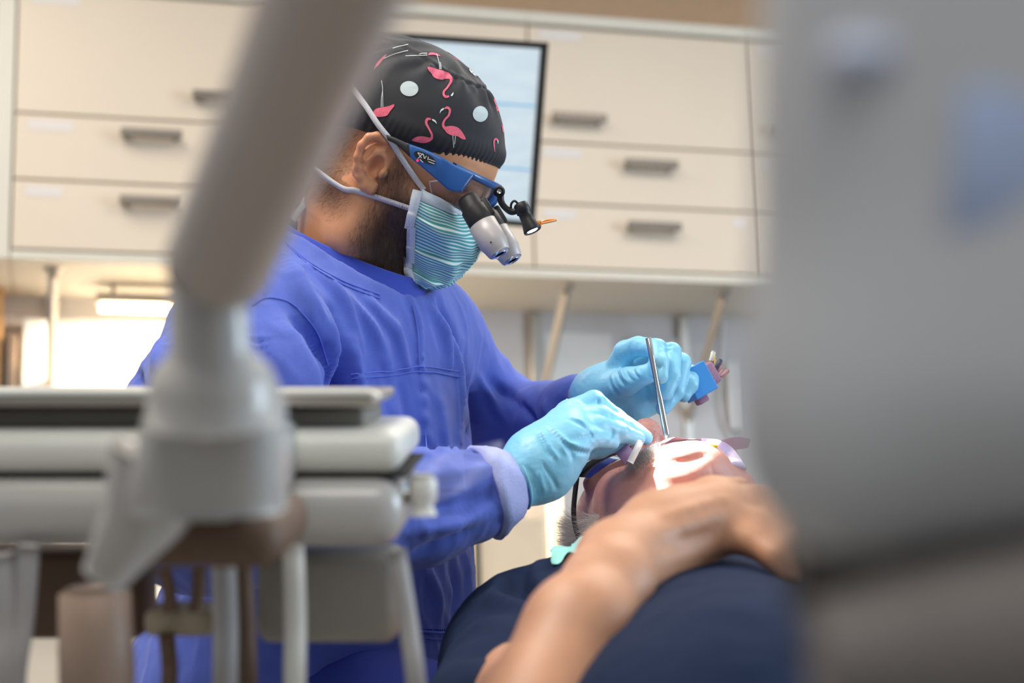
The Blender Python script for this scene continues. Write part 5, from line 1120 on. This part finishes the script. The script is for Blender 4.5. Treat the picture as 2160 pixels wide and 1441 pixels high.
for x0, y0, x1, y1, d, r, m in ((60, 1150, 30, 1460, 0.95, 0.0065, M_grey), (-10, 1170, 8, 1460, 0.95, 0.012, M_grey), (470, 1150, 476, 1470, 0.94, 0.007, M_grey), (505, 1160, 520, 1470, 1.0, 0.007, M_brown), (618, 1150, 622, 1470, 0.95, 0.0062, M_unit_l), (835, 1160, 880, 1470, 0.96, 0.0056, M_grey), (345, 1200, 362, 1290, 0.98, 0.004, M_brown), (420, 1200, 412, 1290, 0.98, 0.004, M_brown), (352, 1340, 358, 1470, 1.0, 0.005, M_brown)):
    pts = [P(x0, y0, d), P((x0 + x1) / 2 + 3, (y0 + y1) / 2, d), P(x1, y1, d)] + ([P(x1 + 10, y1 + 240, d + 0.06)] if y1 > 1400 else [])
    V, F = tube(smooth_path(pts, 16), r, 12); link('hose', V, F, m, unit)
# clear barrier film wrapped on the tray end
Vf = []
for i in range(24):
    for j in range(10):
        u, v = i / 23, j / 9; x = 870 + 190 * u; y0 = 985 - 55 * u ** 0.7; y1 = 1090 - 100 * u; Vf.append(P(x, y0 * (1 - v) + y1 * v, 1.02 + 0.05 * u) + cf * 0.008 * math.sin(u * 9 + v * 5))
link('barrier_film', np.array(Vf), grid_faces(24, 10), mat('clear_film', (190, 196, 232), 0.6, alpha=0.22, spec=0.2), unit)

# ================================================================== FOREGROUND: lamp head close to the camera
lh = thing('lamp_head', P(1950, 1100, 0.35), 'very close out of focus grey operating lamp head filling the right edge', 'lamp')
M_lh = mat('lamp_head_grey', (196, 198, 201), 0.34, var=0.03, coat=0.35)
f = Field(C(1560, 1250, 0.34) - [0, 0.06, 0], C(2560, -360, 0.34) + [0.03, 0.12, 0], 0.0028)
f.cone(C(1790, -420, 0.350), C(1778, 985, 0.350), 0.0150, 0.0150, 0.02); f.cone(C(1800, 860, 0.350), C(2500, 800, 0.345), 0.0160, 0.0160, 0.03)
f.ell(C(2150, 300, 0.372), (0.050, 0.036, 0.085), None, 0.03); f.cone(C(2180, -300, 0.345), C(2160, 760, 0.345), 0.024, 0.024, 0.03)
V, Fq = f.mesh(); link('housing', cw(V), Fq, M_lh, lh)
V, F = tube(smooth_path([P(1655, 1120, 0.36), P(1950, 1060, 0.36), P(2250, 970, 0.36), P(2500, 940, 0.36)], 20), [0.010, 0.016, 0.018], 24); link('yoke', V, F, mat('yoke_taupe', (120, 116, 114), 0.45), lh)
V, F = tube(smooth_path([P(1665, 1225, 0.37), P(1950, 1170, 0.37), P(2300, 1100, 0.36)], 20), [0.008, 0.011, 0.012], 20); link('pivot_shaft', V, F, M_gap, lh)
V, F = tube(smooth_path([P(1715, 1400, 0.34), P(2000, 1360, 0.34), P(2400, 1310, 0.33)], 20), [0.012, 0.018, 0.02], 24); link('handle_grip', V, F, mat('grip_taupe', (122, 116, 112), 0.55), lh)
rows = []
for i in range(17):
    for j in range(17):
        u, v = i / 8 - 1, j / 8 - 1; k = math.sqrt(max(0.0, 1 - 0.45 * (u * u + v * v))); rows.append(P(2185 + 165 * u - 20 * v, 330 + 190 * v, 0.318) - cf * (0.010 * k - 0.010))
link('reflection_patch', np.array(rows), grid_faces(17, 17), mat('painted_reflection_blue', (170, 188, 222), 0.15, coat=0.4), lh)  # pale blue patch paints a window reflection onto the housing
V, F = fbox(1755, 1905, 70, 150, 0.325, 0.010, 0.004); link('highlight_panel', V, F, mat('highlight_pale', (196, 208, 232), 0.3), lh)  # added pale panel, coloured as the bluish highlight on the housing
